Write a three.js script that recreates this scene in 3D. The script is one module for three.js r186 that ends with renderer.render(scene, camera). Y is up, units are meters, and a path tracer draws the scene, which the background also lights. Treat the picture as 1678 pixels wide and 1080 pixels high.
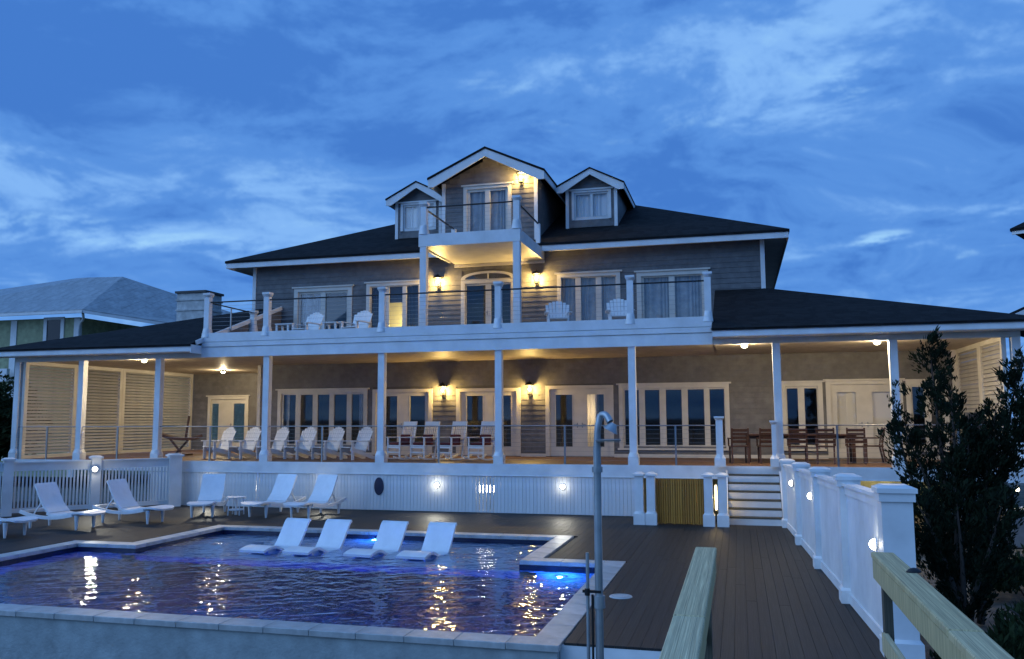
import * as THREE from 'three';
import { mergeGeometries } from 'three/addons/utils/BufferGeometryUtils.js';
import { ImprovedNoise } from 'three/addons/math/ImprovedNoise.js';

// ---------------------------------------------------------------- camera, sky, sun, exposure
const scene = new THREE.Scene();
const camera = new THREE.PerspectiveCamera(42.24, 1678 / 1080, 0.1, 600);
camera.position.set(0, 2.5, 0);
camera.rotation.set(0.10517, 0.25795, -0.004065, 'YXZ');
const renderer = new THREE.WebGLRenderer({ antialias: true });
renderer.toneMapping = THREE.LinearToneMapping;
renderer.toneMappingExposure = 1.08;
renderer.shadowMap.enabled = true;

const noise = new ImprovedNoise();
const fbm = (x, y, z, n = 5, g = 0.52) => { let a = 1, s = 0, t = 0; for (let i = 0; i < n; i++) { s += a * noise.noise(x, y, z); t += a; a *= g; x = x * 2.03 + 7.1; y = y * 2.03 + 3.3; z = z * 2.03 + 1.7; } return s / t; };
const clamp = (v, a = 0, b = 1) => Math.min(b, Math.max(a, v));
const sstep = (a, b, v) => { const t = clamp((v - a) / (b - a)); return t * t * (3 - 2 * t); };
let seed = 20240611;
const rnd = () => { seed = (seed * 1664525 + 1013904223) >>> 0; return seed / 4294967296; };
const rr = (a, b) => a + (b - a) * rnd();

{ // dusk sky: broken stratus over deep blue air; thin bright gaps and thicker banks given by azimuth and height in degrees
  const W = 4096, H = 2048, data = new Float32Array(W * H * 4);
  const deep = [0.058, 0.200, 0.61], mid = [0.098, 0.285, 0.735], pale = [0.225, 0.470, 0.91], glow = [0.42, 0.74, 1.0];
  // [azimuth right of straight north-west sightline, height, half width, half height, strength]
  const banks = [[19, 22, 6, 3.2, 0.42], [24, 25, 9, 3, 0.26], [22.5, 20.2, 2.6, 1.3, 0.5], [12, 22, 6, 2.2, 0.25], [22, 11.3, 1.8, 0.7, 0.75], [-26, 28, 8, 2.5, 0.34], [-31, 16, 7, 2.2, 0.30], [-29, 12.5, 9, 1.3, 0.42], [-19, 11.2, 6, 1.0, 0.50], [-12, 15.8, 7, 1.2, 0.26], [3, 21.5, 5, 1.5, 0.2], [31, 13, 6, 0.8, 0.35], [-24, 15, 4, 0.7, 0.25], [33, 28, 6, 3, 0.35], [30, 21.5, 6, 2, 0.16],
    [17, 26.5, 8, 2.4, -0.30], [0, 17.5, 14, 3.5, -0.24], [-16, 23, 9, 3, -0.26], [30, 16.5, 8, 1.6, -0.30], [13, 15.5, 7, 1.8, -0.22], [-24, 19.8, 7, 1.2, -0.22], [-18, 13.4, 7, 0.8, -0.25], [10, 27.5, 6, 2, -0.16], [26, 9.5, 9, 0.9, -0.15]];
  const az0 = Math.atan2(-Math.cos(0.25795), -Math.sin(0.25795));
  for (let j = 0; j < H; j++) {
    const el = ((j + 0.5) / H - 0.5) * Math.PI, y = Math.sin(el), c = Math.cos(el);
    for (let i = 0; i < W; i++) {
      const az = ((i + 0.5) / W - 0.5) * 2 * Math.PI, x = c * Math.cos(az), z = c * Math.sin(az), o = (j * W + i) * 4;
      if (y < -0.08) { data[o] = 0.03; data[o + 1] = 0.05; data[o + 2] = 0.09; data[o + 3] = 1; continue; }
      const yy = Math.max(y, 0), k = 1 / (yy + 0.16), px = x * k, pz = z * k;
      const wx = fbm(px * 0.9 + 4, 0.3, pz * 0.9, 3), wz = fbm(px * 0.9, 5.3, pz * 0.9 + 9, 3);
      const big = fbm(px * 0.7 + wx * 0.5 + 11.3, 1.2, pz * 1.1 + wz * 0.5 + 2.2, 4);
      const fine = fbm(px * 2.1 + wx * 1.2 + 1.1, 8.2, pz * 3.4 + wz * 1.2 + 6.3, 8, 0.66);
      const blot = fbm(az * 7 + wx * 1.5, el * 17 + wz * 1.5, 4.4, 7, 0.66);
      let t = 0.46 + big * 0.55 + fine * 0.62 + blot * 0.95 + 0.10 * sstep(0.30, 0.05, y);
      const dAz = ((az - az0) * 180 / Math.PI + 540) % 360 - 180 + wx * 6, dEl = el * 180 / Math.PI + wz * 3.2 + fine * 1.6; let gap = 0;
      if (Math.abs(dAz) < 60 && y > 0) for (const [a, e, w, h, s] of banks) { const q = ((dAz - a) / w) ** 2 + ((dEl - e) / h) ** 2; if (q < 9) { const g = Math.exp(-q) * s; t += g * (0.75 + fine * 1.6); if (s > 0.4) gap += g; } }
      const rip = sstep(0.24, 0.50, fine + big * 0.4) * 0.30 + sstep(0.22, 0.62, gap * (0.8 + fine * 2.6)) * 0.55;
      const below = sstep(0.0, -0.08, y);
      for (let q = 0; q < 3; q++) { let v = deep[q] + (mid[q] - deep[q]) * sstep(0.10, 0.52, t); v += (pale[q] - mid[q]) * sstep(0.5, 1.02, t); v += (glow[q] - v) * Math.min(rip, 0.8); data[o + q] = v * 0.93 * (1 - below) + [0.03, 0.05, 0.09][q] * below; }
      data[o + 3] = 1;
    }
  }
  const tex = new THREE.DataTexture(data, W, H, THREE.RGBAFormat, THREE.FloatType);
  tex.mapping = THREE.EquirectangularReflectionMapping; tex.magFilter = THREE.LinearFilter; tex.needsUpdate = true;
  scene.background = tex; scene.environment = tex;
}
const sun = new THREE.DirectionalLight(new THREE.Color().setRGB(0.36, 0.60, 1.0), 1.5);   // the bright overcast over the sea behind the camera
sun.position.set(-46, 30, 8); sun.target.position.set(-8, 0, -22); sun.castShadow = true; sun.shadow.radius = 130;
sun.shadow.mapSize.set(2048, 2048);
Object.assign(sun.shadow.camera, { left: -40, right: 40, top: 40, bottom: -40, near: 1, far: 140 });
scene.add(sun, sun.target);

// ---------------------------------------------------------------- helpers
const used = new Map();
const numbered = (n) => { const k = used.get(n) ?? 0; used.set(n, k + 1); return k ? `${n}_${String(k).padStart(3, '0')}` : n; };
const fin = (o) => { o.traverse((m) => { if (m.isMesh) { m.castShadow = true; m.receiveShadow = true; } }); return o; };
function thing(name, label, category, pos = [0, 0, 0], turn = 0, group) {
  const o = new THREE.Group(); o.name = numbered(name); o.position.set(...pos); o.rotation.y = turn;
  o.userData = { label, category }; if (group) o.userData.group = group;
  scene.add(o); return o;
}
function struct(name, label, category) { const o = new THREE.Group(); o.name = numbered(name); o.userData = { label, category, kind: 'structure' }; scene.add(o); return o; }
function copyOf(src, label, pos, turn = 0, group) {
  const r = src.clone(); r.name = numbered(src.name.replace(/_\d{3}$/, '')); r.position.set(...pos); r.rotation.y = turn;
  r.userData = { ...src.userData, label }; if (group) r.userData.group = group; scene.add(r); return r;
}
const bare = (g) => { let q = g.index ? g.toNonIndexed() : g; for (const k of Object.keys(q.attributes)) if (!['position', 'normal', 'uv'].includes(k)) q.deleteAttribute(k); return q; };
function metreUV(g) {  // box mapping in metres from the piece's own shape
  const p = g.attributes.position, n = g.attributes.normal, uv = new Float32Array(p.count * 2);
  for (let i = 0; i < p.count; i++) {
    const a = Math.abs(n.getX(i)), b = Math.abs(n.getY(i)), c = Math.abs(n.getZ(i));
    if (b >= a && b >= c) { uv[2 * i] = p.getX(i); uv[2 * i + 1] = p.getZ(i); }
    else if (a >= c) { uv[2 * i] = p.getZ(i); uv[2 * i + 1] = p.getY(i); }
    else { uv[2 * i] = p.getX(i); uv[2 * i + 1] = p.getY(i); }
  }
  g.setAttribute('uv', new THREE.BufferAttribute(uv, 2)); return g;
}
const join = (gs) => metreUV(Array.isArray(gs) ? (gs.length === 1 ? bare(gs[0]) : mergeGeometries(gs.map(bare))) : bare(gs));
function part(name, gs, mat, parent) { const m = new THREE.Mesh(join(gs), mat); m.name = name; m.castShadow = m.receiveShadow = true; parent.add(m); return m; }
function partG(name, g, mat, parent) { const m = new THREE.Mesh(g, mat); m.name = name; m.castShadow = m.receiveShadow = true; parent.add(m); return m; }   // shared, ready geometry
const bx = (x0, x1, y0, y1, z0, z1) => new THREE.BoxGeometry(Math.abs(x1 - x0), Math.abs(y1 - y0), Math.abs(z1 - z0)).translate((x0 + x1) / 2, (y0 + y1) / 2, (z0 + z1) / 2);
const bc = (w, h, d, x = 0, y = 0, z = 0) => new THREE.BoxGeometry(w, h, d).translate(x, y, z);
const cyl = (r0, r1, h, x = 0, y = 0, z = 0, n = 16) => new THREE.CylinderGeometry(r1, r0, h, n).translate(x, y + h / 2, z);
const tube = (pts, r, n = 24, s = 8) => new THREE.TubeGeometry(new THREE.CatmullRomCurve3(pts.map((p) => new THREE.Vector3(...p))), n, r, s);
function frustum(w0, w1, h, x = 0, y = 0, z = 0) { const g = new THREE.CylinderGeometry(w1 / Math.SQRT2, w0 / Math.SQRT2, h, 4, 1); g.rotateY(Math.PI / 4); return bare(g.translate(x, y + h / 2, z)); }
function chamfer(w, h, d, c = 0.01) {  // box with its upright and top edges taken off
  const s = new THREE.Shape(), a = w / 2, b = d / 2;
  s.moveTo(-a + c, -b); s.lineTo(a - c, -b); s.lineTo(a, -b + c); s.lineTo(a, b - c); s.lineTo(a - c, b); s.lineTo(-a + c, b); s.lineTo(-a, b - c); s.lineTo(-a, -b + c); s.closePath();
  const g = new THREE.ExtrudeGeometry(s, { depth: h - 2 * c, bevelEnabled: true, bevelSize: c * 0.9, bevelThickness: c, bevelOffset: -c * 0.9, bevelSegments: 1 });
  return g.rotateX(-Math.PI / 2).translate(0, -h / 2 + c, 0);
}
const beam = (a, b, w, h) => { const A = new THREE.Vector3(...a), B = new THREE.Vector3(...b), L = A.distanceTo(B), g = new THREE.BoxGeometry(w, h, L); const m = new THREE.Matrix4().lookAt(A, B, new THREE.Vector3(0, 1, 0)); m.setPosition(A.clone().add(B).multiplyScalar(0.5)); return g.applyMatrix4(m); };
function poly(pts, tris) { const g = new THREE.BufferGeometry(); g.setAttribute('position', new THREE.Float32BufferAttribute(tris.flat().flatMap((i) => pts[i]), 3)); g.computeVertexNormals(); return metreUV(g); }
function slabPoly(pts, th) { // flat polygon (3 or 4 corners) thickened straight down
  const n = pts.length, v = [...pts, ...pts.map(([x, y, z]) => [x, y - th, z])], t = [];
  for (let i = 1; i < n - 1; i++) { t.push([0, i, i + 1]); t.push([n, n + i + 1, n + i]); }
  for (let i = 0; i < n; i++) { const j = (i + 1) % n; t.push([i, n + i, j], [j, n + i, n + j]); }
  return poly(v, t);
}
function ribbon(pts, width, th, caps = 6) { // a curved slab along a profile in x, y; width(t) across z
  const curve = new THREE.CatmullRomCurve3(pts.map(([x, y]) => new THREE.Vector3(x, y, 0))), N = 40, pos = [], idx = [];
  for (let i = 0; i <= N; i++) { const t = i / N, p = curve.getPoint(t), d = curve.getTangent(t), nx = -d.y, ny = d.x, w = width(t) / 2;
    for (const [s, z] of [[1, -w], [1, w], [-1, w], [-1, -w]]) pos.push(p.x + nx * th / 2 * s, p.y + ny * th / 2 * s, z); }
  for (let i = 0; i < N; i++) for (let k = 0; k < 4; k++) { const a = i * 4 + k, b = i * 4 + (k + 1) % 4; idx.push(a, a + 4, b, b, a + 4, b + 4); }
  idx.push(0, 1, 2, 0, 2, 3); const e = N * 4; idx.push(e, e + 2, e + 1, e, e + 3, e + 2);
  const g = new THREE.BufferGeometry(); g.setAttribute('position', new THREE.Float32BufferAttribute(pos, 3)); g.setIndex(idx);
  const q = g.toNonIndexed(); q.computeVertexNormals(); q.setAttribute('uv', new THREE.BufferAttribute(new Float32Array(q.attributes.position.count * 2), 2)); return q;
}
// ---- textures
function tex(w, h, f, srgb, rx = 1, ry = 1) {
  const d = new Uint8Array(w * h * 4);
  for (let j = 0; j < h; j++) for (let i = 0; i < w; i++) { const c = f(i / w, j / h), o = (j * w + i) * 4; for (let q = 0; q < 3; q++) d[o + q] = clamp(Array.isArray(c) ? c[q] : c) * 255; d[o + 3] = 255; }
  const t = new THREE.DataTexture(d, w, h); t.wrapS = t.wrapT = THREE.RepeatWrapping; t.magFilter = THREE.LinearFilter; t.minFilter = THREE.LinearMipmapLinearFilter; t.generateMipmaps = true;
  if (srgb) t.colorSpace = THREE.SRGBColorSpace; t.repeat.set(rx, ry); t.needsUpdate = true; return t;
}
const tor = (u, v, s, o, n = 4) => { const f = (x, y) => fbm(x * s * 4 + o, y * s * 4 + o * 1.7, o * 3.1, n, 0.6), a = sstep(0.75, 1, u), b = sstep(0.75, 1, v); return (f(u, v) * (1 - a) + f(u - 1, v) * a) * (1 - b) + (f(u, v - 1) * (1 - a) + f(u - 1, v - 1) * a) * b; };
const grain = (sx, sy, o) => (u, v) => { const a = u * 2 * Math.PI; return fbm(Math.cos(a) * sx + o, Math.sin(a) * sx, (0.5 - Math.abs(v - 0.5)) * sy + o, 4, 0.62); };
const mottle = tex(256, 256, (u, v) => 0.9 + 0.30 * tor(u, v, 1.6, 3.1, 6), true, 0.5, 0.5);
const mottleBump = tex(256, 256, (u, v) => 0.5 + 0.8 * tor(u, v, 6, 1.3, 4), false, 1.2, 1.2);
const paintTex = tex(256, 256, (u, v) => 0.93 + 0.13 * tor(u, v, 1.2, 8.1, 6), true, 0.35, 0.35);
const woodTex = tex(256, 512, (u, v) => { const g = 0.84 + 0.5 * grain(9, 2.2, 2.4)(u, v); return [g, g * 0.985, g * 0.95]; }, true, 3.2, 0.6);
const woodBump = tex(256, 512, (u, v) => 0.5 + 0.9 * grain(13, 2.0, 5.4)(u, v), false, 3.2, 0.6);
const shingleTex = tex(512, 512, (u, v) => { const r = Math.floor(v * 14), c = Math.floor(u * 10 + (r % 2) * 0.5 + 0.37 * Math.sin(r * 9.1)), k = Math.sin((c + 1) * 127.1 + r * 311.7) * 43758.5, s = k - Math.floor(k); return 0.62 + 0.3 * s + 0.22 * tor(u, v, 14, 2.2, 3); }, true, 0.5, 0.5);
const shingleBump = tex(512, 512, (u, v) => { const f = (v * 14) % 1; return 0.25 + 0.6 * f + 0.1 * tor(u, v, 20, 4.2, 2); }, false, 0.5, 0.5);
const metalRoofBump = tex(256, 64, (u) => { const f = (u * 4) % 1; return f < 0.08 ? 1 : 0.2; }, false, 0.5, 0.5);
const sandTex = tex(512, 512, (u, v) => 0.78 + 0.45 * tor(u, v, 3, 6.6, 6), true, 0.25, 0.25);

const lin = (r, g, b) => new THREE.Color().setRGB(r, g, b);
const std = (c, rough, o = {}) => new THREE.MeshStandardMaterial({ color: lin(...c), roughness: rough, ...o });
const phys = (c, rough, spec, o = {}) => new THREE.MeshPhysicalMaterial({ color: lin(...c), roughness: rough, specularIntensity: spec, ...o });
const M = {
  white: std([0.80, 0.80, 0.79], 0.5, { map: paintTex }),
  trim: std([0.66, 0.62, 0.55], 0.5, { map: paintTex }),
  resin: std([0.84, 0.85, 0.86], 0.38, { map: paintTex }),
  siding: [[0.158, 0.150, 0.150], [0.148, 0.141, 0.141], [0.167, 0.158, 0.157]].map((c) => std(c, 0.62, { map: mottle })),
  slat: [[0.44, 0.41, 0.37], [0.41, 0.385, 0.35]].map((c) => std(c, 0.6, { map: paintTex })),
  skirt: [[0.76, 0.77, 0.77], [0.73, 0.74, 0.74], [0.785, 0.79, 0.79]].map((c) => std(c, 0.55, { map: paintTex })),
  ceiling: std([0.56, 0.47, 0.37], 0.55, { map: mottle }),
  porchFloor: std([0.20, 0.105, 0.06], 0.5, { map: woodTex }),
  roof: phys([0.020, 0.020, 0.021], 0.9, 0.25, { map: shingleTex, bumpMap: shingleBump, bumpScale: 0.012 }),
  deck: [[0.052, 0.049, 0.050], [0.048, 0.045, 0.046], [0.056, 0.053, 0.053], [0.050, 0.047, 0.049]].map((c) => phys(c, 0.58, 0.2, { map: woodTex, bumpMap: woodBump, bumpScale: 0.0012 })),
  coping: [[0.46, 0.47, 0.46], [0.42, 0.43, 0.42], [0.49, 0.49, 0.48]].map((c) => std(c, 0.45, { map: mottle, bumpMap: mottleBump, bumpScale: 0.002 })),
  stucco: std([0.37, 0.42, 0.42], 0.85, { map: mottle, bumpMap: mottleBump, bumpScale: 0.006 }),
  tile: std([0.014, 0.02, 0.05], 0.2),
  plaster: std([0.30, 0.40, 0.52], 0.7, { map: mottle }),
  dark: std([0.012, 0.012, 0.014], 0.5),
  iron: std([0.02, 0.02, 0.022], 0.4, { metalness: 0.4 }),
  cable: std([0.28, 0.29, 0.30], 0.35, { metalness: 0.8 }),
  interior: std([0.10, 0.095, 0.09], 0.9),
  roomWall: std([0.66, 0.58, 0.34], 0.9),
  curtain: std([0.34, 0.36, 0.38], 0.9, { map: mottle }),
  navyDrape: std([0.05, 0.055, 0.065], 0.9),
  voile: new THREE.MeshPhysicalMaterial({ color: lin(0.8, 0.72, 0.58), roughness: 1, transmission: 0.5, thickness: 0 }),
  sheer: std([0.62, 0.63, 0.64], 0.9),
  blind: std([0.60, 0.57, 0.50], 0.7),
  glass: new THREE.MeshPhysicalMaterial({ color: 0xffffff, roughness: 0.02, transmission: 1, thickness: 0, ior: 1.5 }),
  lampGlass: new THREE.MeshPhysicalMaterial({ color: 0xffffff, roughness: 0.0, transmission: 1, thickness: 0, ior: 1.2 }),
  lumber: [[0.76, 0.64, 0.38], [0.68, 0.57, 0.32], [0.80, 0.69, 0.43]].map((c) => std(c, 0.75, { map: woodTex, bumpMap: woodBump, bumpScale: 0.003 })),
  lumberDark: std([0.10, 0.095, 0.075], 0.8, { map: woodTex }),
  brownWood: std([0.085, 0.035, 0.018], 0.45, { map: woodTex }),
  cushion: std([0.11, 0.02, 0.018], 0.9),
  bamboo: [[0.60, 0.27, 0.035], [0.52, 0.23, 0.03], [0.66, 0.31, 0.045]].map((c) => std(c, 0.5, { map: woodTex })),
  steel: std([0.42, 0.45, 0.47], 0.38, { metalness: 0.55, map: mottle }),
  sand: std([0.24, 0.21, 0.165], 0.95, { map: sandTex, bumpMap: mottleBump, bumpScale: 0.02 }),
  needle: [[0.012, 0.019, 0.009], [0.015, 0.023, 0.011], [0.009, 0.015, 0.008]].map((c) => phys(c, 0.9, 0.2, { side: THREE.DoubleSide })),
  bark: std([0.06, 0.045, 0.035], 0.9),
  grass: [[0.026, 0.040, 0.015], [0.034, 0.048, 0.02]].map((c) => phys(c, 0.9, 0.2, { side: THREE.DoubleSide })),
  metalRoof: std([0.34, 0.36, 0.37], 0.4, { bumpMap: metalRoofBump, bumpScale: 0.03, map: mottle }),
  paleWall: std([0.40, 0.42, 0.24], 0.8, { map: mottle }),
  brickPaint: std([0.62, 0.61, 0.58], 0.8, { map: mottle }),
  darkPane: phys([0.008, 0.009, 0.012], 0.1, 0.5),
  navy: std([0.012, 0.018, 0.05], 0.3),
  grey: std([0.22, 0.22, 0.22], 0.6, { map: mottle }),
};
const glowMat = (c, k) => new THREE.MeshStandardMaterial({ color: 0x111111, emissive: lin(...c), emissiveIntensity: k, roughness: 0.5 });
const WARM = [1.0, 0.66, 0.20], WARMW = [1.0, 0.80, 0.48], COOL = [1.0, 0.96, 0.80], BLUE = [0.03, 0.24, 1.0];
const G_WARM = glowMat([1.0, 0.82, 0.40], 9), G_FLOOD = glowMat([1.0, 0.88, 0.58], 9), G_COOL = glowMat([1.0, 0.99, 0.88], 14), G_BLUE = glowMat([0.10, 0.16, 1.0], 3);
function lamp(c, I, x, y, z, radius = 1.5) { const l = new THREE.PointLight(lin(...c), I, 0, 2); l.position.set(x, y, z); l.castShadow = true; l.shadow.radius = radius; scene.add(l); return l; }

// ---------------------------------------------------------------- dimensions
const ZF = -22.44, ZB = -27.0, YP = 1.31, YC = 4.45;

// ---------------------------------------------------------------- ground, water, pool
{
  const o = struct('ground', 'pale dune sand around the pool deck and houses', 'sand');
  const g = new THREE.PlaneGeometry(500, 500, 100, 100).rotateX(-Math.PI / 2), p = g.attributes.position;
  for (let i = 0; i < p.count; i++) { const x = p.getX(i), z = p.getZ(i); let y = -1.05 + 0.25 * fbm(x * 0.12, 0, z * 0.12, 3); if (x > 2 && z < 4) y += 0.5 * sstep(2, 6, x); p.setY(i, y); }
  g.computeVertexNormals(); part('sand', g, M.sand, o);
}
const PX0 = -13.25, PX1 = -2.35, PZ0 = -15.05, PZ1 = -9.9, LX0 = -11.85, LX1 = -3.85, LZ0 = -18.1;
{
  const o = thing('swimming_pool', 'dark blue pool with stone coping and a shallow lounger shelf', 'pool');
  const yF = -1.5, yL = -0.42, t = 0.3;
  part('pool_floor', [bx(PX0 - t, PX1 + t, yF - 0.2, yF, PZ0 - t, PZ1 + t)], M.plaster, o);
  part('tanning_shelf', [bx(LX0 - t, LX1 + t, yF, yL, LZ0 - t, PZ0)], M.plaster, o);
  const walls = [bx(PX0 - t, PX0, yF, -0.31, PZ0 - 0.001, PZ1), bx(PX1, PX1 + t, yF, -0.31, PZ0 - 0.001, PZ1), bx(PX0 - t, PX1 + t, yF, -0.31, PZ1, PZ1 + 0.24),
    bx(PX0 - t, LX0, yF + 0.001, -0.31, PZ0 - t, PZ0), bx(LX1, PX1 + t, yF + 0.001, -0.31, PZ0 - t, PZ0),
    bx(LX0 - t, LX0 - 0.0005, yL, -0.31, LZ0, PZ0 - t - 0.001), bx(LX1 + 0.0005, LX1 + t, yL, -0.31, LZ0, PZ0 - t - 0.001), bx(LX0 - t, LX1 + t, yL, -0.31, LZ0 - t, LZ0)];
  part('pool_wall', walls, M.plaster, o);
  const bands = [[PX0 - t, PX0 + 0.006, PZ0, PZ1], [PX1 - 0.006, PX1 + t, PZ0, PZ1], [PX0 - t, PX1 + t, PZ1 - 0.006, PZ1 + 0.24], [PX0 - t, LX0 + 0.006, PZ0 - t, PZ0 + 0.006], [LX1 - 0.006, PX1 + t, PZ0 - t, PZ0 + 0.006], [LX0 - t, LX0 + 0.006, LZ0, PZ0 - t], [LX1 - 0.006, LX1 + t, LZ0, PZ0 - t], [LX0 - t, LX1 + t, LZ0 - t, LZ0 + 0.006]];
  for (const [a, b, c, d] of bands) part('waterline_tile_band', [bx(a, b, -0.305, -0.07, c, d)], M.tile, o);
  part('outer_wall', [bx(-13.55, -2.03, -1.9, -0.07, PZ1 + 0.245, PZ1 + 0.31), bx(-2.045, -2.03, -1.9, -0.07, PZ1 - 1.5, PZ1 + 0.244)], M.stucco, o);
  // coping stones, one by one
  const stone = (x0, x1, z0, z1, alongX) => {
    const L = alongX ? x1 - x0 : z1 - z0, n = Math.max(1, Math.round(L / 0.61)), s = L / n;
    for (let k = 0; k < n; k++) {
      const w = alongX ? s - 0.006 : x1 - x0, d = alongX ? z1 - z0 : s - 0.006;
      const g = metreUV(bare(chamfer(w, 0.075, d, 0.007)));
      const m = partG('coping_stone', g, M.coping[Math.floor(rnd() * 3)], o);
      m.position.set(alongX ? x0 + s * (k + 0.5) : (x0 + x1) / 2, -0.03 + rr(-0.0015, 0.0015), alongX ? (z0 + z1) / 2 : z0 + s * (k + 0.5));
    }
  };
  const c = 0.35;
  stone(PX0 - c, PX1 + c, PZ1, PZ1 + c, true);
  stone(PX0 - c, PX0, PZ0 - c, PZ1, false); stone(PX1, PX1 + c, PZ0 - c, PZ1, false);
  stone(PX0, LX0, PZ0 - c, PZ0, true); stone(LX1, PX1, PZ0 - c, PZ0, true);
  stone(LX0 - c, LX0, LZ0 - c, PZ0 - c, false); stone(LX1, LX1 + c, LZ0 - c, PZ0 - c, false);
  stone(LX0, LX1, LZ0 - c, LZ0, true);
  // underwater lights
  for (const [x, y, z, dx, dz, I, label] of [[-7.95, -0.27, LZ0 + 0.012, 0, 1, 4, 'blue underwater light glowing on the back wall between the water loungers'], [-3.1, -0.62, PZ0 + 0.018, 0, 1, 9, 'violet blue underwater light below the right notch of the coping'],
    [-4.1, -0.75, PZ1 - 0.018, 0, -1, 26, 'blue underwater light on the near pool wall, right one'], [-11.3, -0.75, PZ1 - 0.018, 0, -1, 26, 'blue underwater light on the near pool wall, left one'], [-7.7, -0.75, PZ1 - 0.018, 0, -1, 26, 'blue underwater light on the near pool wall, middle one']]) {
    const L = thing('pool_light', label, 'pool light', [x, y, z]);
    part('lens', [new THREE.CylinderGeometry(0.08, 0.08, 0.024, 20).rotateX(Math.PI / 2)], G_BLUE, L); part('rim', [new THREE.TorusGeometry(0.085, 0.012, 8, 28)], M.cable, L);
    lamp(BLUE, I, x, y, z + dz * 0.09, 2.5);
  }
}
{
  const o = struct('water', 'rippled dark blue pool water mirroring the house lights', 'water');
  const x0 = PX0 - 0.1, x1 = PX1 + 0.1, z0 = LZ0 - 0.1, z1 = PZ1 + 0.1, nx = 600, nz = 450, yw = -0.135, waves = [];
  for (let i = 0; i < 46; i++) { const l = 0.10 * Math.pow(6, Math.pow(rnd(), 1.2)), a = rnd() * 2 * Math.PI, k = 2 * Math.PI / l; waves.push([k * Math.cos(a), k * Math.sin(a), rnd() * 6.283, 0.0135 / k]); }
  const pos = [], idx = [], nrm = [];
  for (let j = 0; j <= nz; j++) for (let i = 0; i <= nx; i++) {
    const x = x0 + (x1 - x0) * i / nx, z = z0 + (z1 - z0) * j / nz; let y = 0, dx = 0, dz = 0;
    const calm = 0.55 + 0.75 * sstep(-0.3, 0.4, fbm(x * 0.35, 3, z * 0.35, 3));
    for (const [kx, kz, p, a] of waves) { const f = kx * x + kz * z + p; y += a * Math.sin(f); dx += a * kx * Math.cos(f); dz += a * kz * Math.cos(f); }
    pos.push(x, yw + y * calm, z); nrm.push(-dx * calm, 1, -dz * calm);
  }
  const W = nx + 1;
  for (let j = 0; j < nz; j++) for (let i = 0; i < nx; i++) { const a = j * W + i; idx.push(a, a + W, a + 1, a + 1, a + W, a + W + 1); }
  // sides and bottom close the volume
  const b0 = pos.length / 3, yb = -1.55;
  const rim = []; for (let i = 0; i <= nx; i++) rim.push(i); for (let j = 1; j <= nz; j++) rim.push(j * W + nx); for (let i = nx - 1; i >= 0; i--) rim.push(nz * W + i); for (let j = nz - 1; j >= 1; j--) rim.push(j * W);
  for (const r of rim) { pos.push(pos[3 * r], yb, pos[3 * r + 2]); nrm.push(0, -1, 0); }
  for (let k = 0; k < rim.length; k++) { const q = (k + 1) % rim.length; idx.push(rim[k], rim[q], b0 + k, rim[q], b0 + q, b0 + k); }
  for (let k = 1; k < rim.length - 1; k++) idx.push(b0, b0 + k, b0 + k + 1);
  for (let k = 0; k < nrm.length; k += 3) { const l = Math.hypot(nrm[k], nrm[k + 1], nrm[k + 2]); nrm[k] /= l; nrm[k + 1] /= l; nrm[k + 2] /= l; }
  const g = new THREE.BufferGeometry(); g.setAttribute('position', new THREE.Float32BufferAttribute(pos, 3)); g.setAttribute('normal', new THREE.Float32BufferAttribute(nrm, 3)); g.setIndex(idx);
  const m = new THREE.MeshPhysicalMaterial({ color: 0xffffff, roughness: 0.02, transmission: 1, thickness: 1.2, ior: 1.33, attenuationColor: lin(0.18, 0.42, 0.85), attenuationDistance: 2.6 });
  const w = new THREE.Mesh(g, m); w.name = 'water_body'; w.receiveShadow = true; o.add(w);
}
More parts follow.
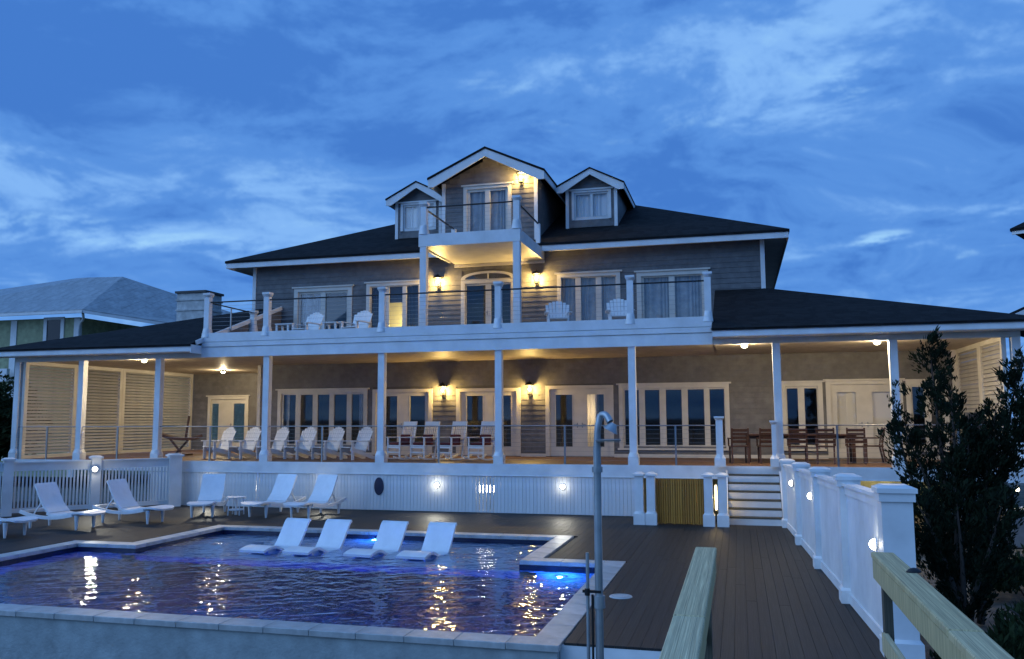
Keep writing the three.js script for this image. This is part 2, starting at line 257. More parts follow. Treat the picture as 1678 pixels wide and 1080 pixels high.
// ---------------------------------------------------------------- deck
{
  const o = struct('pool_deck', 'dark brown composite board deck around the pool', 'deck');
  const bw = 0.143, gap = 0.0025, zBack = -22.5;
  const board = (x, za, zb) => { const g = metreUV(bare(chamfer(bw - gap, 0.028, zb - za, 0.002))); const v = g.attributes.uv, ou = rnd(), ov = rnd() * 3; for (let i = 0; i < v.count; i++) v.setXY(i, v.getX(i) + ou, v.getY(i) + ov); const m = partG('deck_board', g, M.deck[Math.floor(rnd() * 4)], o); m.position.set(x, -0.014, (za + zb) / 2); };
  const c = 0.35;
  for (let x = -22 + bw / 2; x < 1.9; x += bw) {
    const l = x - bw / 2, r = x + bw / 2, segs = [];
    const front = l > -0.62 ? -6.35 : -9.74;
    if (r <= PX0 - c || l >= PX1 + c) segs.push([zBack, front]);
    else if (r <= LX0 - c || l >= LX1 + c) segs.push([zBack, PZ0 - c]);
    else segs.push([zBack, LZ0 - c]);
    for (const [a, b] of segs) { const cut = rr(0.35, 0.65), m = a + (b - a) * cut; if (b - a > 6) { board(x, a, m - 0.003); board(x, m + 0.003, b); } else board(x, a, b); }
  }
  part('joists', [bx(-22, PX0 - c - 0.02, -0.2, -0.032, zBack, -9.8), bx(PX0 - c - 0.02, LX0 - c - 0.02, -0.2, -0.032, zBack, PZ0 - c - 0.02), bx(LX1 + c + 0.02, PX1 + c + 0.02, -0.2, -0.032, zBack, PZ0 - c - 0.02), bx(LX0 - c - 0.02, LX1 + c + 0.02, -0.2, -0.032, zBack, LZ0 - c - 0.02), bx(PX1 + c + 0.02, 1.85, -0.2, -0.032, zBack, -9.8), bx(-0.6, 1.85, -0.2, -0.032, -9.8, -6.4)], M.lumberDark, o);
  part('fascia_board', [bx(-2.025, -0.63, -0.62, -0.03, -9.79, -9.745)], M.white, o);
  part('fascia_board', [bx(-0.66, -0.625, -0.62, -0.03, -9.74, -6.35)], M.white, o);
  part('fascia_board', [bx(-22, PX0 - c - 0.005, -0.62, -0.03, -9.79, -9.745)], M.white, o);
}
// ---------------------------------------------------------------- the beach house
const house = thing('beach_house', 'large blue grey beach house with wraparound porch, balconies and dormers', 'house');
const grp = (name) => { const o = new THREE.Group(); o.name = name; house.add(o); return o; };
function sidingBoard(len) { // lapped board: thick at its lower edge
  const s = new THREE.Shape(); s.moveTo(0, 0); s.lineTo(0.02, 0); s.lineTo(0.02, 0.012); s.lineTo(0.006, 0.175); s.lineTo(0, 0.175); s.closePath();
  return new THREE.ExtrudeGeometry(s, { depth: len, bevelEnabled: false }).rotateY(-Math.PI / 2).translate(len / 2, 0, 0); // along x, faces +z
}
const EXP = 0.165;
function sidingWall(parent, x0, x1, y0, y1, z, holes, topAt, merged) {
  const all = [];
  for (let y = y0; y < y1 - 0.02; y += EXP) {
    const yt = Math.min(y + EXP, y1); let a = x0, b = x1; if (topAt) [a, b] = topAt(yt);
    if (b - a < 0.1) continue;
    let cuts = [[a, b]];
    for (const h of holes) if (h.y0 < y + EXP * 0.6 && h.y1 > y + EXP * 0.4) cuts = cuts.flatMap(([p, q]) => (h.x1 <= p || h.x0 >= q) ? [[p, q]] : [[p, h.x0], [h.x1, q]].filter(([m, n]) => n - m > 0.03));
    for (const [p, q] of cuts) {
      const pieces = q - p > 6 ? [[p, (p + q) / 2 + rr(-1, 1)], 0] : [[p, q]]; if (pieces[1] === 0) pieces[1] = [pieces[0][1] + 0.003, q];
      for (const [m, n] of pieces) { const g = sidingBoard(n - m); g.translate((m + n) / 2, y, z); if (merged) all.push(g); else part('siding_board', g, M.siding[Math.floor(rnd() * 3)], parent); }
    }
  }
  if (merged) part('siding', all, M.siding[0], parent);
}
function wallCore(name, x0, x1, y0, y1, z, th, holes, mat, parent, outline) {
  const s = new THREE.Shape(); (outline || [[x0, y0], [x1, y0], [x1, y1], [x0, y1]]).forEach(([x, y], i) => i ? s.lineTo(x, y) : s.moveTo(x, y)); s.closePath();
  for (const h of holes) { const q = new THREE.Path(); q.moveTo(h.x0, h.y0); q.lineTo(h.x0, h.y1); q.lineTo(h.x1, h.y1); q.lineTo(h.x1, h.y0); q.closePath(); s.holes.push(q); }
  return part(name, new THREE.ExtrudeGeometry(s, { depth: th, bevelEnabled: false }).translate(0, 0, z - th), mat, parent);
}
// an opening: casing as the part, panes and drapes as its sub-parts
function opening(parent, name, h, z, o = {}) {
  const { x0, x1, y0, y1 } = h, c = o.casing ?? 0.11, mat = o.mat ?? M.trim, gy0 = o.g0, gy1 = o.g1, g = [], panes = o.panes;
  g.push(bx(x0 - 0.02, x0 + c, y0, y1 - c, z - 0.05, z + 0.045), bx(x1 - c, x1 + 0.02, y0, y1 - c, z - 0.05, z + 0.045), bx(x0 - 0.02, x1 + 0.02, y1 - c, y1, z - 0.05, z + 0.047));
  if (o.cap) g.push(bx(x0 - 0.09, x1 + 0.09, y1 + 0.001, y1 + 0.05, z - 0.02, z + 0.09));
  if (o.sill) g.push(bx(x0 - 0.07, x1 + 0.07, y0 - 0.06, y0 - 0.001, z - 0.05, z + 0.09));
  // field between the casings, around the panes
  let px = x0 + c;
  const zf0 = z - 0.075, zf1 = z - 0.02;
  panes.forEach(([a, b], i) => { const gap = a - px; if (gap > 0.005) g.push(bx(px, a, y0, y1 - c, zf0, zf1 + (i && gap > 0.12 && !o.doors ? 0.015 : 0))); px = b; });
  if (x1 - c - px > 0.005) g.push(bx(px, x1 - c, y0, y1 - c, zf0, zf1));
  for (const [a, b] of panes) { if (gy0 - y0 > 0.01) g.push(bx(a, b, y0, gy0, zf0, zf1)); if (y1 - c - gy1 > 0.005) g.push(bx(a, b, gy1, y1 - c, zf0, zf1)); }
  const m = part(name, g, mat, parent);
  panes.forEach(([a, b], i) => {
    part('pane', [bx(a - 0.004, b + 0.004, gy0 - 0.004, gy1 + 0.004, z - 0.052, z - 0.046)], M.glass, m);
    const bead = 0.014; part('glazing_bead', [bx(a, a + bead, gy0, gy1, z - 0.046, z - 0.012), bx(b - bead, b, gy0, gy1, z - 0.046, z - 0.012), bx(a + bead, b - bead, gy1 - bead, gy1, z - 0.046, z - 0.012), bx(a + bead, b - bead, gy0, gy0 + bead, z - 0.046, z - 0.012)], mat, m);
    const d = o.drapes?.[i]; if (d) drape(m, d, a, b, gy0, gy1, z - 0.13);
  });
  if (o.doors) { for (const [hx, s] of o.doors) part('door_handle', [bc(0.03, 0.16, 0.015, hx, y0 + 0.98, z - 0.01), tube([[hx, y0 + 1.0, z - 0.01], [hx, y0 + 1.0, z + 0.04], [hx + s * 0.11, y0 + 1.0, z + 0.045]], 0.009, 10, 6)], M.cable, m); }
  return m;
}
function drape(m, kind, a, b, y0, y1, z) {
  const [mat, part0, from, to] = kind; // from..to: share of the width that it covers
  const w0 = a - 0.03 + (b - a + 0.06) * (from ?? 0), w1 = a - 0.03 + (b - a + 0.06) * (to ?? 1), n = 40, g = new THREE.PlaneGeometry(w1 - w0, y1 - y0 + 0.1, n, 1), p = g.attributes.position;
  if (part0 === 'curtain') for (let i = 0; i < p.count; i++) p.setZ(i, 0.022 * Math.sin(p.getX(i) * 42 + 3 * Math.sin(p.getX(i) * 9 + a)));
  g.computeVertexNormals(); g.translate((w0 + w1) / 2, (y0 + y1) / 2, z); part(part0, g, mat, m);
}
// --- porch walls
const A = { x0: -15.62, x1: -12.25, y0: 1.58, y1: 3.55 }, B = { x0: -12.02, x1: -9.9, y0: YP + 0.02, y1: 3.54 }, C = { x0: -9.02, x1: -6.86, y0: YP + 0.02, y1: 3.53 }, D = { x0: -5.99, x1: -3.83, y0: YP + 0.02, y1: 3.58 };
const E_ = { x0: -3.62, x1: -0.28, y0: 1.6, y1: 3.57 }, F = { x0: 1.28, x1: 2.42, y0: 1.6, y1: 3.57 }, G = { x0: 2.55, x1: 4.62, y0: YP + 0.02, y1: 3.6 }, Hh = { x0: 4.75, x1: 5.82, y0: 1.6, y1: 3.57 };
const lowHoles = [A, B, C, D, E_, F, G, Hh];
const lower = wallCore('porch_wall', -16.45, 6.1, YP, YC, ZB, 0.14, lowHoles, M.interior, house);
sidingWall(lower, -16.33, 5.98, YP + 0.005, YC, ZB, lowHoles.map((h) => ({ ...h, x0: h.x0 - 0.015, x1: h.x1 + 0.015 })));
const dc = [M.curtain, 'curtain'], wide = (x, d = 0.09) => [M.curtain, 'curtain', x, x + 0.25];
opening(house, 'window', A, ZB, { panes: [[-15.45, -14.95], [-14.78, -14.29], [-14.13, -13.66], [-13.5, -13.0], [-12.84, -12.39]], g0: 1.68, g1: 3.40, cap: true, sill: true, drapes: [wide(0.15), null, null, null, wide(0.55)] });
opening(house, 'french_doors', B, ZB, { panes: [[-11.72, -11.14], [-10.71, -10.14]], g0: 1.62, g1: 3.32, doors: [[-10.99, -1], [-10.86, 1]] });
opening(house, 'french_doors', C, ZB, { panes: [[-8.70, -8.12], [-7.74, -7.16]], g0: 1.62, g1: 3.30, doors: [[-8.0, -1], [-7.86, 1]] });
opening(house, 'french_doors', D, ZB, { panes: [[-5.70, -5.13], [-4.67, -4.11]], g0: 1.62, g1: 3.30, doors: [[-4.98, -1], [-4.82, 1]], drapes: [null, [M.voile, 'curtain', 0, 0.56]] });

opening(house, 'window', E_, ZB, { panes: [[-3.47, -3.0], [-2.84, -2.36], [-2.19, -1.68], [-1.52, -1.0], [-0.86, -0.40]], g0: 1.68, g1: 3.42, cap: true, sill: true });
opening(house, 'window', F, ZB, { panes: [[1.41, 1.75], [1.91, 2.29]], g0: 1.70, g1: 3.41, cap: true, sill: true });
opening(house, 'french_doors', G, ZB, { panes: [[2.82, 3.37], [3.79, 4.34]], g0: 1.62, g1: 3.28, cap: true, doors: [[3.5, -1], [3.66, 1]], drapes: [[M.blind, 'blind'], [M.blind, 'blind']] });
opening(house, 'window', Hh, ZB, { panes: [[4.89, 5.22], [5.37, 5.70]], g0: 1.70, g1: 3.41, cap: true, sill: true });
for (const x of [-16.39, 6.04]) part('corner_board', [bx(x - 0.065, x + 0.065, YP, YC, ZB - 0.02, ZB + 0.035)], M.trim, house);
part('baseboard', [[-16.33, -12.04], [-9.88, -9.04], [-6.84, -6.01], [-3.81, 2.53], [4.64, 5.98]].map(([a, b]) => bx(a, b, YP, YP + 0.1, ZB, ZB + 0.03)), M.trim, house);
// left wing, set back
const LD = { x0: -21.42, x1: -19.55, y0: YP + 0.02, y1: 3.5 };
const leftBack = wallCore('wing_wall', -22.2, -16.45, YP, YC, -31.4, 0.14, [LD], M.interior, house);
sidingWall(leftBack, -22.2, -16.5, YP + 0.005, YC, -31.4, [LD]);
opening(house, 'entry_door', LD, -31.4, { panes: [[-21.29, -20.94], [-20.26, -19.72]], g0: 1.6, g1: 3.22, cap: true, doors: [[-20.36, 1]] });
part('side_wall', [bx(-16.45, -16.31, YP, YC, -31.4, ZB - 0.14)], M.siding[1], house);
// closed rooms behind the walls
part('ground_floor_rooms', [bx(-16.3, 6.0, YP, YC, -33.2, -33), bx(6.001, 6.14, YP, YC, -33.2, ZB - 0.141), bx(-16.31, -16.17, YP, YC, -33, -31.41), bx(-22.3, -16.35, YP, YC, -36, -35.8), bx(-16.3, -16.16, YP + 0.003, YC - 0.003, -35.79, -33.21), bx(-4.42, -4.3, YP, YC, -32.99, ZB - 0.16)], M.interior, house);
// --- porch floor, ceiling, band, skirt
part('porch_floor', [bx(-22.4, 6.5, YP - 0.14, YP, -36, ZF - 0.03)], M.porchFloor, house);
part('porch_ceiling', [bx(-22.3, 6.4, YC, YC + 0.09, -36, ZF - 0.2)], M.ceiling, house);
part('floor_band', [bx(-16.25, 6.5, 1.0, YP + 0.004, ZF - 0.028, ZF), bx(-16.26, 6.5, 0.985, 1.0, ZF - 0.028, ZF + 0.02)], M.white, house);
part('floor_band', [bx(-22.45, -16.26, 1.0, YP + 0.004, ZF - 0.028, ZF)], M.white, house);
{
  const sk = part('skirting', [bx(-17.3, -2.45, 0.0, 0.07, ZF - 0.075, ZF - 0.035), bx(-17.3, -2.45, 0.92, 0.98, ZF - 0.075, ZF - 0.035)], M.white, house);
  const g = metreUV(bare(chamfer(0.097, 0.975, 0.02, 0.004)));
  for (let i = 0; i < 148; i++) { const x = -17.2 + i * 0.1; const wide = x > -6.95 && x < -6.45; if (x > -2.5) break; const m = partG('skirt_board', g, M.skirt[Math.floor(rnd() * 3)], sk); m.position.set(x, 0.4925, ZF - 0.018 + rr(-0.0015, 0.0015)); if (wide || Math.abs(x + 13.6) < 0.06) m.scale.x = 0.86; }
}
part('under_porch_wall', [bx(-22.3, 6.4, -1.0, 1.16, -30.2, -30), bx(-2.62, -2.5, -0.9, 1.16, -30, ZF - 0.1)], M.paleWall, house);
// louvred end walls
function louvre(x, zA, zB, side) {
  const f = part('louvre_frame', [bx(x - 0.05, x + 0.05, YP, YC, zA - 0.07, zA + 0.07), bx(x - 0.05, x + 0.05, YP, YC, zB - 0.07, zB + 0.07), bx(x - 0.045, x + 0.045, YP, YP + 0.12, Math.min(zA, zB) + 0.07, Math.max(zA, zB) - 0.07), bx(x - 0.045, x + 0.045, YC - 0.12, YC, Math.min(zA, zB) + 0.07, Math.max(zA, zB) - 0.07)], M.trim, house);
  const L = Math.abs(zB - zA) - 0.145, g = metreUV(bare(new THREE.BoxGeometry(0.012, side > 0 ? 0.105 : 0.122, L).rotateZ(side > 0 ? 0.62 : -0.40)));
  for (let y = YP + 0.2; y < YC - 0.10; y += 0.108) { const m = partG('slat', g, M.slat[Math.floor(rnd() * 2)], f); m.position.set(x, y + rr(-0.003, 0.003), (zA + zB) / 2); }
}
louvre(-22.2, -22.62, -24.72, 1); louvre(-22.2, -24.87, -27.0, 1); louvre(-22.2, -27.15, -31.25, 1);
louvre(6.15, -22.62, -24.5, -1); louvre(6.15, -24.65, -26.9, -1);
// columns
const column = (x, z = -22.58) => part('column', [bx(x - 0.095, x + 0.095, YP, 4.42, z - 0.095, z + 0.095), frustum(0.27, 0.2, 0.12, x, YP + 0.2, z), bx(x - 0.135, x + 0.135, YP, YP + 0.2, z - 0.13, z + 0.13)], M.white, house);
[-22.42, -19.97, -17.16, -13.45, -9.79, -6.33, -2.68, 0.97, 3.71, 6.4].forEach((x) => column(x));
// wing eaves and beams
const EZ = -21.9;
for (const [a, b, c] of [[-23.2, -15.63, 0], [-0.58, 6.95, 1]]) {
  part('fascia', [bx(a, b, 4.56, 4.74, EZ - 0.03, EZ)], M.white, house);
  part('soffit', [bx(a + 0.01, b - 0.01, 4.545, 4.557, -22.46, EZ - 0.005)], M.white, house);
  part('porch_beam', [bx(Math.max(a, -22.5), Math.min(b, 6.5), 4.40, 4.544, -22.68, -22.47)], M.trim, house);
}
part('eave_end', [bx(-15.629, -15.60, 4.5, 4.752, -22.46, EZ - 0.002)], M.white, house);
// the balcony over the porch
const BX0 = -15.62, BX1 = -0.59, YB = 5.0;
const bal = part('balcony_deck', [bx(BX0 + 0.03, BX1 - 0.03, YB - 0.14, YB, ZB, ZF - 0.05)], M.grey, house);
part('upper_band_board', [bx(BX0, BX1, 4.865, 5.13, ZF - 0.045, ZF + 0.02)], M.white, bal);
part('middle_band_board', [bx(BX0, BX1, 4.715, 4.85, ZF - 0.045, ZF + 0.035)], M.white, bal);
part('lower_band_board', [bx(BX0, BX1, 4.40, 4.70, ZF - 0.045, ZF + 0.01)], M.white, bal);
part('band_core', [bx(BX0 + 0.01, BX1 - 0.01, 4.41, 5.11, ZF - 0.2, ZF - 0.046)], M.white, bal);
for (const x of [BX0, BX1]) part('end_board', [bx(x - 0.02, x + 0.02, 4.45, 5.12, ZB + 0.3, ZF - 0.05)], M.white, bal);
const postGeo = (x, z, y0, y1, w = 0.17, flare = true) => { const g = [bx(x - w / 2, x + w / 2, y0, y1 - 0.14, z - w / 2, z + w / 2)]; if (flare) g.push(frustum(w, w + 0.07, 0.08, x, y1 - 0.14, z), bx(x - w / 2 - 0.035, x + w / 2 + 0.035, y1 - 0.06, y1, z - w / 2 - 0.035, z + w / 2 + 0.035), frustum(w + 0.08, w + 0.01, 0.28, x, y0, z)); return g; };
const railBar = (a, b, r = 0.022) => tube([a, [(a[0] + b[0]) / 2, (a[1] + b[1]) / 2, (a[2] + b[2]) / 2], b], r, 2, 8);
{
  const z = ZF - 0.09, xs = [-15.5, -13.48, -9.78, -6.33, -2.69, -0.68];
  for (const x of xs) part('balcony_post', postGeo(x, z, YB, x < -14 ? 6.36 : 6.30), M.white, bal);
  const rail = part('balcony_railing', xs.slice(1).map((x, i) => railBar([xs[i] + 0.08, 6.08, z], [x - 0.08, 6.08, z])), M.iron, house);
  xs.slice(1).forEach((x, i) => { for (let k = 1; k <= 8; k++) part('cable', [railBar([xs[i] + 0.08, YB + 0.12 * k, z], [x - 0.08, YB + 0.12 * k, z], 0.0035)], M.cable, rail); });
  const s = part('balcony_railing', [railBar([-15.5, 6.08, z - 0.1], [-15.5, 6.06, -24.95])], M.iron, house);
  part('balcony_post', postGeo(-15.5, -25.05, 5.4, 6.14, 0.16), M.white, bal);
  part('rail_upright', [bc(0.035, 0.75, 0.035, -15.5, 5.7, -23.75)], M.cable, s);
}
// wing roofs
const hipL = [[-23.25, 4.745, EZ + 0.04], [BX0 - 0.02, 4.745, EZ + 0.04], [BX0 - 0.02, 6.47, ZB], [-16.75, 6.47, ZB]];
const TH = 0.06;
part('left_wing_roof', [slabPoly([[-23.25, 4.76, EZ + 0.04], [BX0, 4.76, EZ + 0.04], [BX0, 6.47, ZB + 0.02], [-16.5, 6.47, ZB + 0.02]], TH), slabPoly([[-23.25, 4.76, EZ + 0.04], [-16.5, 6.47, ZB + 0.02], [-16.5, 6.47, -36], [-23.25, 4.76, -36]], TH)], M.roof, house);
part('right_wing_roof', [slabPoly([[BX1, 4.76, EZ + 0.04], [7.0, 4.76, EZ + 0.04], [0.95, 6.47, ZB + 0.02], [BX1, 6.47, ZB + 0.02]], TH), slabPoly([[7.0, 4.76, EZ + 0.04], [7.0, 4.76, -36], [0.95, 6.47, -36], [0.95, 6.47, ZB + 0.02]], TH)], M.roof, house);
part('roof_cheek', [(() => { const q = new THREE.Shape(); q.moveTo(-EZ + 0.4, 4.78); q.lineTo(-ZB, 6.41); q.lineTo(-ZB, 4.78); q.closePath(); return new THREE.ExtrudeGeometry(q, { depth: 0.03, bevelEnabled: false }).rotateY(Math.PI / 2).translate(BX0 + 0.005, 0, 0); })()], M.siding[1], house);
part('rake_board', [beam([BX0 + 0.05, 4.80 + 0.02, EZ - 0.2], [BX0 + 0.05, 6.47, ZB + 0.03], 0.05, 0.13)], M.white, house);
part('right_cheek', [(() => { const q = new THREE.Shape(); q.moveTo(-EZ + 0.4, 4.78); q.lineTo(-ZB, 6.41); q.lineTo(-ZB, 4.78); q.closePath(); return new THREE.ExtrudeGeometry(q, { depth: 0.03, bevelEnabled: false }).rotateY(Math.PI / 2).translate(BX1 - 0.035, 0, 0); })()], M.siding[1], house);
// --- second storey
const a2 = { x0: -15.07, x1: -12.88, y0: YB + 0.05, y1: 7.14 }, b2 = { x0: -12.30, x1: -10.28, y0: 5.25, y1: 7.20 }, c2 = { x0: -8.86, x1: -7.02, y0: YB + 0.05, y1: 7.14 }, d2 = { x0: -5.57, x1: -3.55, y0: 5.25, y1: 7.20 }, e2 = { x0: -2.99, x1: -0.80, y0: YB + 0.05, y1: 7.14 };
const upHoles = [a2, b2, { ...c2, y1: 7.14 }, d2, e2];
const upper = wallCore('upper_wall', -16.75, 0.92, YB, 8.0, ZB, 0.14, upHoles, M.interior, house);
sidingWall(upper, -16.63, 0.80, YB + 0.02, 7.98, ZB, upHoles.map((h) => (h.x0 === -8.86 ? { ...h, y1: 7.42 } : { ...h, x0: h.x0 - 0.015, x1: h.x1 + 0.015 })));
const cg = [M.curtain, 'curtain'], drk = [M.curtain, 'curtain'];
opening(house, 'sliding_door', a2, ZB, { panes: [[-14.87, -14.06], [-13.90, -13.06]], g0: YB + 0.15, g1: 6.95, cap: true, casing: 0.13, drapes: [cg, null] });
opening(house, 'window', b2, ZB, { panes: [[-12.17, -11.64], [-11.50, -10.99], [-10.86, -10.40]], g0: 5.35, g1: 7.07, cap: true, sill: true, drapes: [[M.navyDrape, 'curtain'], null, [M.navyDrape, 'curtain']] });
part('roller_shade', [bx(-11.54, -10.95, 6.52, 7.12, ZB - 0.12, ZB - 0.115)], M.navyDrape, house);
opening(house, 'french_doors', c2, ZB, { panes: [[-8.72, -8.02], [-7.86, -7.16]], g0: YB + 0.15, g1: 6.98, doors: [[-7.97, -1]], drapes: [null, null] });
opening(house, 'window', d2, ZB, { panes: [[-5.45, -4.98], [-4.82, -4.31], [-4.15, -3.67]], g0: 5.35, g1: 7.07, cap: true, sill: true, drapes: [cg, cg, cg] });
opening(house, 'sliding_door', e2, ZB, { panes: [[-2.80, -1.99], [-1.83, -0.98]], g0: YB + 0.15, g1: 6.98, cap: true, casing: 0.13, drapes: [cg, cg] });
{ // arched transom over the balcony doors
  const s = new THREE.Shape(); s.moveTo(-8.88, 7.15); s.lineTo(-7.0, 7.15); s.lineTo(-7.0, 7.2); s.quadraticCurveTo(-7.05, 7.34, -7.45, 7.40); s.quadraticCurveTo(-7.94, 7.47, -8.43, 7.40); s.quadraticCurveTo(-8.83, 7.34, -8.88, 7.2); s.closePath();
  const q = new THREE.Path(); q.moveTo(-8.74, 7.17); q.lineTo(-8.74, 7.19); q.quadraticCurveTo(-8.7, 7.28, -8.4, 7.33); q.quadraticCurveTo(-7.94, 7.39, -7.48, 7.33); q.quadraticCurveTo(-7.18, 7.28, -7.14, 7.19); q.lineTo(-7.14, 7.17); q.closePath(); s.holes.push(q);
  const t = part('arched_transom', [new THREE.ExtrudeGeometry(s, { depth: 0.05, bevelEnabled: false }).translate(0, 0, ZB), bx(-7.955, -7.925, 7.16, 7.40, ZB + 0.002, ZB + 0.044)], M.trim, house);
  const p = new THREE.Shape(q.getPoints(8)); part('pane', new THREE.ExtrudeGeometry(p, { depth: 0.006, bevelEnabled: false }).translate(0, 0, ZB + 0.012), M.glass, t);
  part('backing', [bx(-8.86, -7.02, 7.145, 7.42, ZB - 0.01, ZB - 0.002)], M.dark, t);
}
for (const x of [-16.69, 0.86]) part('corner_board', [bx(x - 0.065, x + 0.065, 6.0, 7.98, ZB - 0.02, ZB + 0.035)], M.white, house);
part('upper_side_wall', [bx(0.78, 0.915, YB, 8.0, -40.6, ZB - 0.141), bx(-16.75, -16.615, YB, 8.0, -40.6, ZB - 0.141), bx(-16.75, 0.915, YB, 8.0, -40.75, -40.61)], M.siding[2], house);
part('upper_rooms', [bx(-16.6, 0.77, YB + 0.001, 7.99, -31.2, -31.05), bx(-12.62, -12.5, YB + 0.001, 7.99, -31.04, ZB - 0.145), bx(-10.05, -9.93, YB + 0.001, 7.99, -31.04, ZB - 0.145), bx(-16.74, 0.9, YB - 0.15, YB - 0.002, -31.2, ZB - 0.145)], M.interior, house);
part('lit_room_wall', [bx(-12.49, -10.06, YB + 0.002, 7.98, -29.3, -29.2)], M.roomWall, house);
// main roof: hip
const R0 = -17.56, R1 = 1.65, ze = -26.42, rs = 0.455, aR = 7.2, yE = 8.16;
{
  const zb2 = ze - 2 * aR, yr = yE + rs * aR, zm = ze - aR;
  part('main_roof', [slabPoly([[R0, yE, ze], [R1, yE, ze], [R1 - aR, yr, zm], [R0 + aR, yr, zm]], 0.08), slabPoly([[R1, yE, ze], [R1, yE, zb2], [R1 - aR, yr, zm]], 0.08), slabPoly([[R1, yE, zb2], [R0, yE, zb2], [R0 + aR, yr, zm], [R1 - aR, yr, zm]], 0.08), slabPoly([[R0, yE, zb2], [R0, yE, ze], [R0 + aR, yr, zm]], 0.08)], M.roof, house);
  part('eave_fascia', [bx(R0 + 0.03, -9.2, 7.9, 8.10, ze - 0.06, ze - 0.03)], M.white, house);
  part('eave_fascia', [bx(-5.98, R1 - 0.03, 7.9, 8.10, ze - 0.06, ze - 0.03)], M.white, house);
  part('eave_fascia', [bx(R1 - 0.06, R1 - 0.03, 7.9, 8.10, zb2, ze - 0.061)], M.trim, house);
  part('eave_fascia', [bx(R0 + 0.03, R0 + 0.06, 7.9, 8.10, zb2, ze - 0.061)], M.trim, house);
  part('eave_soffit', [bx(R0 + 0.065, -9.2, 7.985, 8.0, ZB - 0.01, ze - 0.062), bx(-5.98, R1 - 0.065, 7.985, 8.0, ZB - 0.01, ze - 0.062), bx(0.93, R1 - 0.065, 7.985, 8.0, zb2, ZB - 0.011), bx(R0 + 0.065, -16.76, 7.985, 8.0, zb2, ZB - 0.011)], M.trim, house);
}
// --- gable with its small balcony
const GX0 = -9.57, GX1 = -6.22, GC = (GX0 + GX1) / 2, gs = 0.455;
const g3 = { x0: -8.78, x1: -7.14, y0: 8.12, y1: 10.36 };
const gTop = (x) => 11.36 - gs * Math.abs(x - GC) - 0.06;
const gable = wallCore('gable_wall', 0, 0, 0, 0, ZB, 0.14, [g3], M.interior, house, [[GX0, 8.0], [GX1, 8.0], [GX1, gTop(GX1)], [GC, gTop(GC)], [GX0, gTop(GX0)]]);
sidingWall(gable, GX0 + 0.12, GX1 - 0.12, 8.02, 11.2, ZB, [g3], (y) => { const w = (11.30 - y) / gs; return [Math.max(GX0 + 0.12, GC - w), Math.min(GX1 - 0.12, GC + w)]; });
opening(house, 'sliding_door', g3, ZB, { panes: [[-8.60, -8.04], [-7.88, -7.32]], g0: 8.25, g1: 10.19, cap: true, casing: 0.1, drapes: [cg, cg] });
for (const x of [GX0 + 0.06, GX1 - 0.06]) part('corner_board', [bx(x - 0.06, x + 0.06, 7.98, gTop(GX0) - 0.02, ZB - 0.02, ZB + 0.035)], M.white, house);
part('gable_side_wall', [bx(GX1 - 0.13, GX1, 8.0, gTop(GX1) - 0.01, -33, ZB - 0.141), bx(GX0, GX0 + 0.13, 8.0, gTop(GX0) - 0.01, -33, ZB - 0.141), bx(GX0 + 0.14, GX1 - 0.14, 8.0, 10.6, -30.2, -30)], M.siding[2], house);
function gableRoof(parentName, cx, half, zf, zb, ytop, s, fw, th = 0.07) {
  const y0 = ytop - s * half;
  const r = part(parentName, [slabPoly([[cx - half, y0, zf], [cx, ytop, zf], [cx, ytop, zb], [cx - half, y0, zb]].reverse(), th), slabPoly([[cx, ytop, zf], [cx + half, y0, zf], [cx + half, y0, zb], [cx, ytop, zb]].reverse(), th)], M.roof, house);
  const sh = new THREE.Shape(); sh.moveTo(cx - half + 0.02, y0 - th); sh.lineTo(cx, ytop - th); sh.lineTo(cx + half - 0.02, y0 - th); sh.lineTo(cx + half - 0.02, y0 - th - fw); sh.lineTo(cx + half - 0.22, y0 - th - fw); sh.lineTo(cx, ytop - th - fw); sh.lineTo(cx - half + 0.22, y0 - th - fw); sh.lineTo(cx - half + 0.02, y0 - th - fw); sh.closePath();
  part('rake_board', new THREE.ExtrudeGeometry(sh, { depth: 0.04, bevelEnabled: false }).translate(0, 0, zf - 0.07), M.white, r);
  for (const k of [-1, 1]) { const xe = cx + k * (half - 0.035); part('eave_board', [bx(xe - 0.015, xe + 0.015, y0 - th - fw * 0.8, y0 - th + 0.005, zb, zf - 0.071)], M.white, r); }
  // sloping soffit under the front overhang
  for (const k of [-1, 1]) part('rake_soffit', [slabPoly(k < 0 ? [[cx - half + 0.05, y0 - th - 0.03, zf - 0.072], [cx, ytop - th - 0.06, zf - 0.072], [cx, ytop - th - 0.06, zf - 0.5], [cx - half + 0.05, y0 - th - 0.03, zf - 0.5]] : [[cx, ytop - th - 0.06, zf - 0.072], [cx + half - 0.05, y0 - th - 0.03, zf - 0.072], [cx + half - 0.05, y0 - th - 0.03, zf - 0.5], [cx, ytop - th - 0.06, zf - 0.5]], 0.012)], M.trim, r);
}
gableRoof('gable_roof', GC, 2.03, -26.45, -33.2, 11.55, gs, 0.26);
